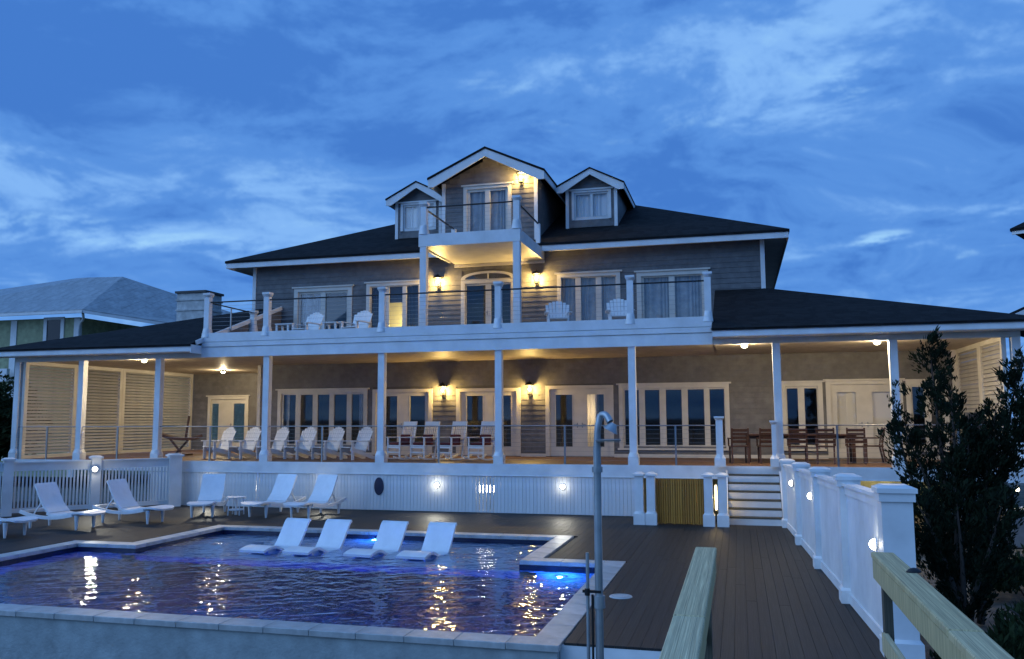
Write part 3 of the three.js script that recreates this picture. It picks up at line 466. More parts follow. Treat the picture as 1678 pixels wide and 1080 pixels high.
{ // small upper balcony on two tall posts
  const x0 = -9.12, x1 = -5.98, zf = -23.62;
  const b = part('upper_balcony', [bx(x0 + 0.02, x1 - 0.02, 7.72, 8.0, ZB + 0.04, zf - 0.06)], M.white, house);
  part('front_band', [bx(x0, x1, 7.66, 8.03, zf - 0.055, zf)], M.white, b);
  part('side_band', [bx(x1 - 0.045, x1, 7.661, 8.02, ZB + 0.56, zf - 0.056)], M.white, b); part('side_band', [bx(x0, x0 + 0.045, 7.661, 8.02, ZB + 0.56, zf - 0.056)], M.white, b);
  part('ceiling_panel', [bx(x0 + 0.05, x1 - 0.05, 7.70, 7.718, ZB + 0.05, zf - 0.06)], M.trim, b);
  part('ledger_trim', [bx(-9.1, -6.0, 7.60, 7.69, ZB + 0.03, ZB + 0.09)], M.trim, b);
  for (const x of [-8.98, -6.10]) { part('tall_post', [bx(x - 0.1, x + 0.1, YB, 7.655, zf - 0.205, zf - 0.01)], M.white, b); part('rail_post', postGeo(x, zf - 0.1, 8.035, 9.02, 0.18), M.white, b); }
  const r = part('upper_balcony_railing', [railBar([-8.9, 8.87, zf - 0.1], [-6.2, 8.87, zf - 0.1], 0.025), railBar([-8.98, 8.85, zf - 0.2], [-8.98, 8.82, ZB + 0.55], 0.028), railBar([-6.10, 8.85, zf - 0.2], [-6.10, 8.82, ZB + 0.55], 0.028)], M.iron, house);
  for (let k = 1; k <= 6; k++) part('cable', [railBar([-8.9, 8.03 + 0.12 * k, zf - 0.1], [-6.2, 8.03 + 0.12 * k, zf - 0.1], 0.0035)], M.cable, r);
  for (const x of [-8.98, -6.10]) part('rail_post', postGeo(x, ZB + 0.5, 8.01, 8.95, 0.14, false), M.white, b);
}
// --- dormers
for (const [cx] of [[-4.64], [-10.93]]) {
  const z = -28.3, hw = 0.89, y0 = 8.9, yt = 10.46, pk = 11.03;
  const w = { x0: cx - 0.66, x1: cx + 0.66, y0: 9.28, y1: 10.30 };
  const d = wallCore('dormer', 0, 0, 0, 0, z, 0.1, [w], M.siding[0], house, [[cx - hw, y0], [cx + hw, y0], [cx + hw, yt], [cx, pk - 0.16], [cx - hw, yt]]);
  sidingWall(d, cx - hw + 0.1, cx + hw - 0.1, 9.02, 10.9, z, [w], (y) => { const q = (10.86 - y) / 0.5; return [Math.max(cx - hw + 0.1, cx - q), Math.min(cx + hw - 0.1, cx + q)]; }, true);
  for (const k of [-1, 1]) { part('corner_board', [bx(cx + k * (hw - 0.055) - 0.055, cx + k * (hw - 0.055) + 0.055, 9.0, yt - 0.05, z, z + 0.04)], M.white, d); part('dormer_side_wall', [bx(cx + k * (hw - 0.05) - 0.05, cx + k * (hw - 0.05) + 0.05, y0, yt - 0.02, -32.2, z - 0.101)], M.siding[2], d); }
  opening(house, 'dormer_window', w, z, { panes: [[cx - 0.55, cx - 0.03], [cx + 0.03, cx + 0.55]], g0: 9.38, g1: 10.18, cap: true, casing: 0.07, mat: M.white, drapes: [[M.sheer, 'curtain'], [M.sheer, 'curtain']] });
  part('dormer_room', [bx(cx - 0.78, cx + 0.78, 9.0, 10.4, -29.6, -29.5)], M.interior, d);
  gableRoof('dormer_roof', cx, 1.17, z + 0.32, -33.4, pk, 0.5, 0.2, 0.05);
}
// chimney of the left wing
{
  const c = part('chimney', [bx(-22.85, -21.5, 4.9, 7.86, -32.2, -31.0)], M.brickPaint, house);
  part('chimney_band', [bx(-22.89, -21.46, 7.55, 7.63, -32.24, -30.96)], M.brickPaint, c); part('chimney_band', [bx(-22.89, -21.46, 7.12, 7.19, -32.24, -30.96)], M.brickPaint, c);
  part('chimney_cap', [bx(-22.92, -21.43, 7.865, 7.96, -32.27, -30.93)], M.dark, c);
}
// --- porch railing: thin posts, top rail and cables
{
  const z = -22.56, xs = [-22.42, -19.97, -17.16, -13.45, -9.79, -6.33, -2.68, -0.5];
  const seg = (a, b) => {
    const r = part('porch_railing', [railBar([a + 0.09, 2.33, z], [b - 0.09, 2.33, z], 0.016), bc(0.045, 1.02, 0.035, (a + b) / 2, YP + 0.51, z)], M.cable, house);
    for (let k = 1; k <= 8; k++) part('cable', [railBar([a + 0.09, YP + 0.115 * k, z], [b - 0.09, YP + 0.115 * k, z], 0.003)], M.cable, r);
  };
  xs.slice(1).forEach((b, i) => seg(xs[i], b)); seg(0.97, 3.71); seg(3.71, 6.4);
}
// steps up to the porch, with newels
{
  const o = thing('porch_steps', 'white risered steps climbing to the porch beside the long white wall', 'steps');
  const x0 = -0.30, x1 = 0.92, n = 7, h = YP / n, t = 0.2;
  for (let i = 0; i < n; i++) { const zf = -21.22 - i * t; part('riser', [bx(x0, x1, i * h, (i + 1) * h - 0.042, zf - 0.02, zf)], M.white, o); if (i < n - 1) part('tread', [bx(x0, x1, (i + 1) * h - 0.034, (i + 1) * h - 0.004, zf - t - 0.02, zf + 0.012)], M.lumberDark, o); }
  for (const x of [x0 - 0.03, x1 + 0.03]) part('stringer', [beam([x, -0.03, -21.14], [x, YP - 0.2, ZF + 0.03], 0.04, 0.26)], M.white, o);
  const post = (x, z, y0, y1, w) => part('newel_post', [bx(x - w / 2, x + w / 2, y0, y1 - 0.1, z - w / 2, z + w / 2), frustum(w + 0.1, w, 0.1, x, y0 + 0.2, z), bx(x - w / 2 - 0.05, x + w / 2 + 0.05, y0, y0 + 0.2, z - w / 2 - 0.05, z + w / 2 + 0.05), frustum(w, w + 0.08, 0.06, x, y1 - 0.1, z), bx(x - w / 2 - 0.04, x + w / 2 + 0.04, y1 - 0.04, y1, z - w / 2 - 0.04, z + w / 2 + 0.04)], M.white, o);
  post(-0.48, -22.2, YP, 2.56, 0.17); post(0.83, -22.3, YP, 2.45, 0.1);
}
// gate of bamboo in front of the opening under the porch, between white posts
{
  const post = (x, label) => { const o = thing('gate_post', label, 'post', [x, 0, -20.85], 0); part('shaft', [bc(0.2, 0.98, 0.2, 0, 0.66, 0)], M.white, o); part('post_base', [bx(-0.135, 0.135, 0, 0.26, -0.135, 0.135), frustum(0.25, 0.2, 0.05, 0, 0.26, 0)], M.white, o); part('cap', [bx(-0.15, 0.15, 1.15, 1.19, -0.15, 0.15), frustum(0.26, 0.12, 0.05, 0, 1.19, 0)], M.white, o); };
  post(-2.36, 'white post left of the bamboo gate, outer one of the pair'); post(-2.08, 'white post touching the left edge of the bamboo gate'); post(-0.74, 'white post touching the right edge of the bamboo gate'); post(-0.42, 'white post between the bamboo gate and the porch steps');
  const g = thing('bamboo_gate', 'yellow brown bamboo gate between white posts under the porch', 'gate', [-1.4, 0, -20.92]);
  const c = metreUV(bare(new THREE.CylinderGeometry(0.026, 0.027, 1.04, 10)));
  for (let i = 0; i < 20; i++) { const m = partG('cane', c, M.bamboo[Math.floor(rnd() * 3)], g); m.position.set(-0.53 + i * 0.0555, 0.55 + rr(-0.008, 0.008), rr(-0.008, 0.012)); m.rotation.y = rnd() * 6; }
  for (const y of [0.2, 0.9]) part('rail', [bx(-0.54, 0.54, y, y + 0.06, -0.07, -0.035)], M.lumberDark, g);
}
{
  const o = thing('light_tube', 'narrow warm light between gate post and porch steps', 'lamp', [-0.58, 0, -21.25]);
  part('tube_light', [cyl(0.022, 0.022, 0.55, 0, 0.35, 0, 10)], G_WARM, o); part('bracket', [bc(0.06, 0.62, 0.02, 0, 0.62, -0.045)], M.white, o);
  lamp(WARM, 0.5, -0.58, 0.62, -21.19, 2);
}
// ---------------------------------------------------------------- lamps on the house
function lantern(x, y, z, label, I = 10) {
  const o = thing('wall_lantern', label, 'lantern', [x, y, z], 0);
  part('back_plate', [bc(0.11, 0.26, 0.02, 0, -0.1, 0.045)], M.iron, o);
  part('arm', [tube([[0, -0.12, 0.05], [0, -0.2, 0.1], [0, -0.19, 0.17]], 0.011, 12, 6)], M.iron, o);
  part('cap', [frustum(0.25, 0.09, 0.10, 0, 0.14, 0.17), bc(0.26, 0.012, 0.26, 0, 0.136, 0.17), cyl(0.02, 0.012, 0.05, 0, 0.24, 0.17, 8)], M.iron, o);
  const fr = []; for (const a of [-1, 1]) for (const b of [-1, 1]) fr.push(beam([a * 0.055, -0.16, 0.17 + b * 0.055], [a * 0.095, 0.13, 0.17 + b * 0.095], 0.012, 0.012));
  part('cage', [...fr, bc(0.13, 0.02, 0.13, 0, -0.17, 0.17)], M.iron, o);
  part('bulb', [new THREE.SphereGeometry(0.055, 16, 12).translate(0, 0.0, 0.17)], G_WARM, o);
  lamp(WARM, I, x, y, z + 0.17, 4.8);
}
lantern(-9.47, 3.47, ZB, 'lit brass coloured lantern between french doors, left of the two on the porch wall');
lantern(-6.50, 3.47, ZB, 'lit brass coloured lantern between french doors, right of the two on the porch wall');
lantern(-9.66, 7.12, ZB, 'lit wall lantern left of the arched balcony doors', 13);
lantern(-6.25, 7.09, ZB, 'lit wall lantern right of the arched balcony doors', 13);
lantern(-6.76, 10.50, ZB, 'lit wall lantern on the gable beside the top balcony door', 11);
function flood(x, z, label, I) {
  const o = thing('ceiling_light', label, 'ceiling light', [x, YC, z], 0);
  part('trim_ring', [cyl(0.13, 0.13, 0.02, 0, -0.021, 0, 20)], M.white, o);
  part('housing', [new THREE.CylinderGeometry(0.10, 0.10, 0.05, 20, 1, true).translate(0, -0.04, 0)], M.iron, o);
  part('bulb', [new THREE.SphereGeometry(0.085, 18, 12).scale(1, 0.7, 1).translate(0, -0.075, 0)], G_FLOOD, o);
  lamp(WARMW, I, x, YC - 0.09, z, 4);
}
flood(-17.95, -22.85, 'bright porch ceiling light near the front of the left wing', 19);
flood(-19.2, -29.0, 'bright porch ceiling light deep in the left wing before the entry door', 18);
flood(0.2, -22.85, 'bright porch ceiling light above the stair head, left of the right wing pair', 15);
flood(3.40, -22.85, 'bright porch ceiling light beside the rightmost porch column', 19);
function deckLight(x, y, z, nx, nz, label, I = 0.5) {
  const o = thing('deck_light', label, 'deck light', [x, y, z], Math.atan2(nx, nz));
  part('plate', [new THREE.CylinderGeometry(0.075, 0.08, 0.02, 20).rotateX(Math.PI / 2).translate(0, 0, 0.011)], M.white, o);
  part('bulb', [new THREE.SphereGeometry(0.062, 18, 12, 0, Math.PI * 2, 0, Math.PI / 2).rotateX(Math.PI / 2).translate(0, 0, 0.022)], G_COOL, o);
  lamp(COOL, I * 0.22, x + nx * 0.13, y, z + nz * 0.13, 2);
  const sp = new THREE.SpotLight(lin(...COOL), I * (nz > 0.7 ? 7.0 : 0.9), 0, 1.25, 0.6, 2); sp.position.set(x + nx * 0.1, y, z + nz * 0.1); sp.target.position.set(x + nx * 3, y - 0.9, z + nz * 3); sp.castShadow = true; sp.shadow.radius = 2; scene.add(sp, sp.target);
}
deckLight(-15.18, 0.70, ZF + 0.001, 0, 1, 'round white deck light on the skirt above the front facing lounger', 0.6);
deckLight(-11.47, 0.75, ZF + 0.001, 0, 1, 'round white deck light on the skirt behind the paired loungers', 0.5);
deckLight(-8.07, 0.72, ZF + 0.001, 0, 1, 'round white deck light on the skirt right of the dark oval plate', 0.8);
deckLight(-4.55, 0.73, ZF + 0.001, 0, 1, 'round white deck light on the skirt nearest the bamboo gate', 0.6);
{ // lamp behind the skirt, shining through its joints
  const o = thing('crawl_space_lamp', 'bright lamp behind the white skirt boards, seen through their joints', 'lamp', [-6.7, 0.62, ZF - 0.25]);
  part('tube_light', [new THREE.CylinderGeometry(0.09, 0.09, 0.5, 12).rotateZ(Math.PI / 2)], glowMat([1.0, 0.86, 0.66], 30), o); part('hanger', [bc(0.02, 0.45, 0.02, 0, 0.31, 0)], M.iron, o);
  lamp([1.0, 0.86, 0.66], 0.4, -6.7, 0.62, ZF - 0.14, 2);
  const q = thing('crawl_space_lamp', 'bright lamp behind the skirt boards near the side table', 'lamp', [-13.6, 0.55, ZF - 0.25]);
  part('tube_light', [new THREE.CylinderGeometry(0.05, 0.05, 0.24, 12)], glowMat([1.0, 0.86, 0.66], 30), q); part('hanger', [bc(0.02, 0.5, 0.02, 0, 0.36, 0)], M.iron, q);
  lamp([1.0, 0.86, 0.66], 0.3, -13.6, 0.55, ZF - 0.18, 2);
}
{
  const o = thing('oval_plate', 'dark navy oval plate fixed on the white skirt boards', 'plate', [-9.79, 0.66, ZF - 0.007]);
  const s = new THREE.Shape(); s.absellipse(0, 0, 0.13, 0.235, 0, Math.PI * 2); part('plate', [new THREE.ExtrudeGeometry(s, { depth: 0.02, bevelEnabled: true, bevelSize: 0.01, bevelThickness: 0.008, bevelSegments: 2, curveSegments: 32 })], M.navy, o);
}
// the lit bedroom upstairs
lamp([1.0, 0.86, 0.40], 9.0, -11.2, YB + 0.84, -28.55, 4);
{
  const o = thing('bedroom_lamp', 'lit lamp inside the balcony bedroom window', 'lamp', [-11.2, YB, -28.55]);
  part('lamp_shade', [new THREE.CylinderGeometry(0.14, 0.22, 0.26, 20, 1, true).translate(0, 0.82, 0)], glowMat([1.0, 0.88, 0.42], 1.6), o); part('lamp_base', [cyl(0.05, 0.03, 0.5, 0, 0.2, 0, 12), bx(-0.3, 0.3, 0, 0.2, -0.2, 0.2)], M.brownWood, o);
}
{ // the lit room behind the half drawn curtain of the right porch doors
  const o = thing('floor_lamp', 'lit lamp behind the half drawn curtain of the right porch doors', 'lamp', [-4.66, YP, -27.75]);
  part('lamp_shade', [new THREE.CylinderGeometry(0.1, 0.16, 0.22, 20, 1, true).translate(0, 1.4, 0)], glowMat([1.0, 0.84, 0.5], 1.5), o); part('stand', [cyl(0.015, 0.015, 1.3, 0, 0, 0, 10), cyl(0.13, 0.12, 0.03, 0, 0, 0, 20)], M.iron, o);
  lamp([1.0, 0.80, 0.48], 2.6, -4.66, YP + 1.4, -27.75, 3);
}
// under the right wing: a warm lamp on the pale wall
{
  const o = thing('carport_lamp', 'warm lamp on the wall under the right porch wing', 'lamp', [4.4, 0.95, -28.3]);
  part('bulb', [new THREE.SphereGeometry(0.06, 14, 10)], G_WARM, o); part('holder', [cyl(0.03, 0.03, 0.1, 0, 0.05, 0, 10)], M.iron, o);
  lamp(WARMW, 7, 4.4, 0.95, -28.3, 3);
}
// ---------------------------------------------------------------- white wall along the walk, left fence
{
  const o = thing('privacy_wall', 'long white panelled wall with capped posts along the walkway', 'wall');
  const zs = [-21.05, -18.3, -15.55, -12.8, -10.05], face = (z) => 0.98 + 0.046 * (z + 20.4), top = (z) => 1.565 + (z + 21) * 0.0205;
  zs.forEach((z, i) => {
    const w = i === 4 ? 0.31 : 0.25, x = face(z) + w / 2 - 0.02, t = top(z);
    const p = part('wall_post', [bc(w, t - 0.17, w, x, (t - 0.17) / 2, z)], M.white, o);
    part('post_cap', [bc(w + 0.09, 0.05, w + 0.09, x, t - 0.055, z), bc(w + 0.05, 0.09, w + 0.05, x, t - 0.125, z), frustum(w + 0.07, w - 0.06, 0.03, x, t - 0.03, z)], M.white, p);
    part('post_base', [bc(w + 0.07, 0.17, w + 0.07, x, 0.085, z), frustum(w + 0.06, w, 0.035, x, 0.17, z)], M.white, p);
    if (i < 4) {
      const za = z + w / 2, zb = zs[i + 1] - 0.14, xa = face(za) + 0.07, xb = face(zb) + 0.07, ta = top(za) - 0.16, tb = top(zb) - 0.16, n = 8;
      for (let k = 0; k < n; k++) { const f0 = k / n, f1 = (k + 1) / n - 0.002, P = (f) => [xa + (xb - xa) * f, za + (zb - za) * f, ta + (tb - ta) * f]; const [x0, z0, t0] = P(f0), [x1, z1, t1] = P(f1); const b = beam([x0, 0.09 + (t0 - 0.1) / 2, z0], [x1, 0.09 + (t1 - 0.1) / 2, z1], 0.022, t0 - 0.1); part('wall_board', [b], M.skirt[Math.floor(rnd() * 3)], o); }
      part('cap_rail', [beam([xa + 0.005, ta + 0.02, za - 0.02], [xb + 0.005, tb + 0.02, zb + 0.02], 0.15, 0.04)], M.white, o);
      part('top_trim', [beam([xa - 0.022, ta - 0.06, za], [xb - 0.022, tb - 0.06, zb], 0.022, 0.11)], M.white, o);
      part('base_trim', [beam([xa - 0.024, 0.075, za], [xb - 0.024, 0.075, zb], 0.026, 0.13)], M.white, o);
    }
  });
  const at = (z, y, label, I) => deckLight(face(z) + 0.045, y, z, -1, -0.046, label, I);
  at(-19.3, 1.13, 'round white deck light on the white wall nearest the porch steps', 0.25);
  at(-16.2, 1.13, 'round white deck light midway along the white walkway wall', 0.3);
  deckLight(face(-10.6) + 0.035, 1.08, -10.55, -1, -0.046, 'bright white deck light at the near end of the white wall', 0.6);
}
{
  const P0 = [-16.2, -22.15], P1 = [-17.55, -20.5], P2 = [-18.9, -18.85], P3 = [-20.25, -17.2];
  const o = thing('baluster_fence', 'white fence with close upright balusters behind the left loungers', 'fence');
  const pts = [P0, P1, P2, P3], ang = Math.atan2(P1[0] - P0[0], P1[1] - P0[1]);
  const bal0 = metreUV(bare(new THREE.BoxGeometry(0.042, 0.96, 0.042)));
  pts.forEach(([x, z], i) => {
    const w = i === 0 ? 0.34 : 0.24, p = part('fence_post', [new THREE.BoxGeometry(w, 1.46, w).rotateY(ang).translate(x, 0.73, z)], M.white, o);
    part('post_cap', [new THREE.BoxGeometry(w + 0.09, 0.05, w + 0.09).rotateY(ang).translate(x, 1.485, z), frustum(w + 0.05, w - 0.05, 0.03, 0, 0, 0).rotateY(ang).translate(x, 1.51, z)], M.white, p);
    if (i < 3) {
      const [x2, z2] = pts[i + 1];
      part('top_rail', [beam([x, 1.40, z], [x2, 1.40, z2], 0.15, 0.04)], M.white, o); part('upper_panel', [beam([x, 1.275, z], [x2, 1.275, z2], 0.05, 0.21)], M.white, o); part('bottom_rail', [beam([x, 0.13, z], [x2, 0.13, z2], 0.06, 0.12)], M.white, o);
      const L = Math.hypot(x2 - x, z2 - z), n = Math.floor(L / 0.088);
      for (let k = 2; k < n - 1; k++) { const f = k / n, m = partG('baluster', bal0, M.skirt[k % 3], o); m.position.set(x + (x2 - x) * f, 0.68, z + (z2 - z) * f); m.rotation.y = ang; }
    }
  });
  deckLight(-17.42, 1.17, -20.32, Math.cos(0.88), Math.sin(0.88), 'bright white deck light on the middle post of the baluster fence', 0.7);
}
// ---------------------------------------------------------------- chaises, tables
function chaise(label, pos, turn) {
  const o = thing('chaise_lounge', label, 'lounge chair', pos, turn, 'white resin chaise lounges on the deck');
  part('seat', ribbon([[1.0, 0.345], [0.82, 0.385], [0.5, 0.375], [0.2, 0.325], [-0.02, 0.315], [-0.22, 0.35]], (t) => 0.64 * Math.sqrt(clamp(0.28 + t * 7)) * (t < 0.14 ? 1 : 1), 0.045), M.resin, o);
  part('backrest', ribbon([[-0.16, 0.36], [-0.33, 0.52], [-0.46, 0.72], [-0.60, 0.98], [-0.64, 1.03]], (t) => 0.62 - 0.06 * Math.max(0, t - 0.9) * 10, 0.04), M.resin, o);
  for (const s of [-1, 1]) part('side_rail', ribbon([[0.55, 0.335], [0.1, 0.27], [-0.4, 0.27], [-0.8, 0.33], [-1.0, 0.385]], () => 0.05, 0.075).translate(0, 0, s * 0.32), M.resin, o);
  part('rear_crossbar', [bx(-1.0, -0.94, 0.345, 0.405, -0.3, 0.3)], M.resin, o);
  for (const [x, z] of [[0.62, 0.26], [0.62, -0.26], [-0.72, 0.28], [-0.72, -0.28]]) part('leg', [new THREE.CylinderGeometry(0.055, 0.026, 0.33, 10).translate(x, 0.165, z)], M.resin, o);
  part('back_strut', [beam([-0.45, 0.66, 0.2], [-0.72, 0.3, 0.2], 0.025, 0.03), beam([-0.45, 0.66, -0.2], [-0.72, 0.3, -0.2], 0.025, 0.03)], M.resin, o);
  return o;
}
const TX = (hx, hz) => Math.atan2(-hz, hx);   // turn that points the foot end (+x) to a heading
const c1 = chaise('white chaise lounge cut off by the left edge of the frame', [-16.0, 0, -15.62], TX(1, 0.02));
chaise('white chaise lounge standing before the left fence panel, second from the left', [-15.5, 0, -17.15], TX(1, 0.05));
chaise('white chaise lounge before the fence light, third from the left', [-14.62, 0, -18.5], TX(1, 0.06));
chaise('white chaise lounge turned to face the pool beside the side table', [-13.80, 0, -20.35], TX(0.38, 1));
chaise('white chaise lounge right of the side table, left of the angled pair', [-12.08, 0, -20.72], TX(-0.12, 1));
chaise('white chaise lounge at the right end of the deck row', [-10.88, 0, -20.75], TX(-0.12, 1));
{
  const o = thing('side_table', 'small white resin side table between chaise lounges', 'side table', [-13.05, 0, -20.5]);
  part('table_top', [new THREE.CylinderGeometry(0.26, 0.25, 0.025, 28).translate(0, 0.465, 0)], M.resin, o);
  part('pedestal', [cyl(0.035, 0.03, 0.45, 0, 0, 0, 12)], M.resin, o);
  part('lower_ring', [new THREE.TorusGeometry(0.2, 0.016, 8, 28).rotateX(Math.PI / 2).translate(0, 0.14, 0), bc(0.4, 0.02, 0.03, 0, 0.14, 0), bc(0.03, 0.021, 0.4, 0, 0.14, 0)], M.resin, o);
  for (let k = 0; k < 4; k++) { const a = k * Math.PI / 2 + 0.6; part('leg', [beam([0.2 * Math.cos(a), 0.46, 0.2 * Math.sin(a)], [0.22 * Math.cos(a), 0, 0.22 * Math.sin(a)], 0.025, 0.025)], M.resin, o); }
}
function waterLounger(label, x, z, turn) {
  const o = thing('pool_lounger', label, 'pool lounger', [x, -0.42, z], turn, 'white loungers standing in the pool');
  part('shell', ribbon([[0.82, 0.33], [0.66, 0.37], [0.42, 0.375], [0.2, 0.29], [-0.05, 0.19], [-0.25, 0.21], [-0.42, 0.36], [-0.6, 0.6], [-0.72, 0.76], [-0.78, 0.79]], () => 0.60, 0.05), M.resin, o);
  part('base_rib', [bx(-0.35, 0.62, 0.0, 0.16, -0.22, -0.16), bx(-0.35, 0.62, 0.0, 0.16, 0.16, 0.22), bx(0.3, 0.55, 0.16, 0.33, -0.2, -0.16), bx(0.3, 0.55, 0.16, 0.33, 0.16, 0.2)], M.resin, o);
}
[[-9.36, 'leftmost white lounger standing in the shallow pool water', 0.05], [-8.40, 'second white pool lounger from the left, left of the blue glow', 0.05], [-7.10, 'third white pool lounger from the left, right of the blue glow', 0.03], [-6.02, 'rightmost white lounger standing in the shallow pool water', 0.0]].forEach(([x, l, a]) => waterLounger(l, x, -16.25, TX(-a - 0.06, 1)));
// ---------------------------------------------------------------- porch furniture
function adirondack(label, pos, turn, group) {
  const o = thing('adirondack_chair', label, 'chair', pos, turn, group);   // faces +x
  for (let k = 0; k < 6; k++) { const f = k / 5, x = 0.42 - f * 0.48, y = 0.37 - f * 0.11; part('seat_slat', [bc(0.085, 0.02, 0.52).rotateZ(0.22).translate(x, y, 0)], M.white, o); }
  for (let k = 0; k < 7; k++) { const f = (k - 3) / 3, h = 0.80 - 0.10 * f * f * 1.25; part('back_slat', [bc(0.018, h, 0.086, 0, h / 2, 0).rotateX(f * 0.07).rotateZ(0.38).translate(-0.1, 0.24, f * 0.262)], M.white, o); }
  part('back_brace', [bc(0.03, 0.06, 0.6, 0, 0, 0).rotateZ(0.42).translate(-0.32, 0.60, 0)], M.white, o);
  for (const s of [-1, 1]) {
    part('arm', [bc(0.68, 0.022, 0.13, 0.1, 0.56, s * 0.33)], M.white, o);
    part('front_leg', [bc(0.09, 0.55, 0.025, 0.36, 0.275, s * 0.29)], M.white, o);
    part('rear_leg', [beam([0.42, 0.33, s * 0.265], [-0.52, 0.02, s * 0.265], 0.025, 0.11)], M.white, o);
    part('arm_support', [bc(0.03, 0.3, 0.025, -0.21, 0.42, s * 0.30)], M.white, o);
  }
  return o;
}
const adL = ['cream lit white adirondack chair at the left end of the porch row', 'white adirondack chair half hidden by the second porch column', 'white adirondack chair right of the second porch column', 'white adirondack chair fourth in the porch row, by the five pane window', 'white adirondack chair fifth in the porch row', 'white adirondack chair at the right end of the row beside a column'];
[-16.05, -15.15, -14.15, -13.2, -12.25, -11.3].forEach((x, i) => adirondack(adL[i], [x, YP, -24.2], TX(-0.42 + 0.08 * Math.sin(i * 2.3), 0.9), 'white adirondack chairs on the porch'));
function rocker(label, pos, turn) {
  const o = thing('rocking_chair', label, 'rocking chair', pos, turn, 'white rocking chairs on the porch');   // faces +x
  part('seat', [bc(0.5, 0.03, 0.54, 0.02, 0.42, 0)], M.white, o);
  part('seat_cushion', [metreUV(bare(chamfer(0.46, 0.08, 0.48, 0.03))).translate(0.02, 0.475, 0), metreUV(bare(chamfer(0.07, 0.26, 0.42, 0.025))).rotateZ(0.2).translate(-0.19, 0.62, 0)], M.cushion, o);
  for (const s of [-1, 1]) {
    part('back_post', [beam([-0.2, 0.08, s * 0.27], [-0.42, 1.14, s * 0.27], 0.04, 0.04)], M.white, o);
    part('front_leg', [bc(0.04, 0.6, 0.04, 0.26, 0.36, s * 0.27)], M.white, o);
    part('arm', [bc(0.6, 0.025, 0.09, 0.0, 0.67, s * 0.28)], M.white, o);
    part('rocker_runner', ribbon([[0.5, 0.1], [0.2, 0.03], [-0.1, 0.025], [-0.45, 0.07], [-0.62, 0.13]], () => 0.04, 0.045).translate(0, 0, s * 0.27), M.white, o);
  }
  part('headrest', [bc(0.03, 0.14, 0.56).rotateZ(0.2).translate(-0.405, 1.07, 0), bc(0.03, 0.07, 0.52).rotateZ(0.2).translate(-0.29, 0.56, 0)], M.white, o);
  for (let k = 0; k < 6; k++) part('back_slat', [beam([-0.295, 0.58, -0.2 + k * 0.08], [-0.395, 1.02, -0.2 + k * 0.08], 0.012, 0.05)], M.white, o);
  part('stretcher', [bc(0.025, 0.04, 0.52, 0.26, 0.22, 0), bc(0.025, 0.05, 0.54, 0.27, 0.37, 0)], M.white, o);
}
const rkL = ['white rocking chair nearest the column left of the lanterns', 'white rocking chair second from the left', 'white rocking chair third from the left, before the middle doors', 'white rocking chair partly behind the middle column'];
[[-10.0, 0.55], [-9.25, 0.45], [-8.38, 0.5], [-7.42, 0.4]].forEach(([x, s], i) => rocker(rkL[i], [x, YP, -24.5], TX(-s * 0.9, 1)));
{ // dining set in the right wing
  const o = thing('dining_table', 'long dark brown wooden dining table on the right porch', 'table', [1.6, YP, -24.9]);
  for (let k = 0; k < 6; k++) part('plank', [bc(3.1, 0.035, 0.155, 0, 0.745, -0.41 + k * 0.164)], M.brownWood, o);
  part('apron', [bx(-1.4, 1.4, 0.64, 0.725, 0.33, 0.36), bx(-1.4, 1.4, 0.64, 0.725, -0.36, -0.33), bx(-1.43, -1.4, 0.64, 0.725, -0.36, 0.36), bx(1.4, 1.43, 0.64, 0.725, -0.36, 0.36)], M.brownWood, o);
  for (const x of [-1.35, 1.35]) for (const z of [-0.32, 0.32]) part('leg', [bc(0.09, 0.7, 0.09, x, 0.35, z)], M.brownWood, o);
  const ch = (label, x, z, turn) => {
    const c = thing('dining_chair', label, 'chair', [x, YP, z], turn, 'brown wooden dining chairs'); // faces +x
    part('seat', [bc(0.46, 0.035, 0.48, 0, 0.45, 0)], M.brownWood, c);
    for (const s of [-1, 1]) { part('front_leg', [bc(0.045, 0.45, 0.045, 0.2, 0.225, s * 0.21)], M.brownWood, c); part('rear_leg', [beam([-0.19, 0.46, s * 0.21], [-0.27, 0.0, s * 0.21], 0.045, 0.045)], M.brownWood, c); part('back_post', [beam([-0.19, 0.45, s * 0.21], [-0.28, 0.94, s * 0.21], 0.045, 0.04)], M.brownWood, c); part('arm', [bc(0.44, 0.03, 0.055, 0.0, 0.66, s * 0.24), bc(0.04, 0.2, 0.04, 0.19, 0.555, s * 0.24)], M.brownWood, c); }
    for (let k = 0; k < 4; k++) part('back_rail', [bc(0.022, 0.075, 0.42).rotateZ(0.18).translate(-0.21 - k * 0.018, 0.58 + k * 0.1, 0)], M.brownWood, c);
  };
  ch('brown dining chair just right of the stair newel post', -0.02, -24.0, Math.PI / 2 + 0.15); ch('brown dining chair behind the top of the steps', 0.72, -24.1, Math.PI / 2 + 0.1); ch('brown dining chair right of the column at the stair head', 1.5, -24.1, Math.PI / 2); ch('brown dining chair at the near side, middle right', 2.2, -24.1, Math.PI / 2 - 0.1); ch('brown dining chair at the right of the near side', 2.95, -24.1, Math.PI / 2 - 0.1); ch('brown dining chair at the right head of the table', 3.45, -24.7, Math.PI);
}
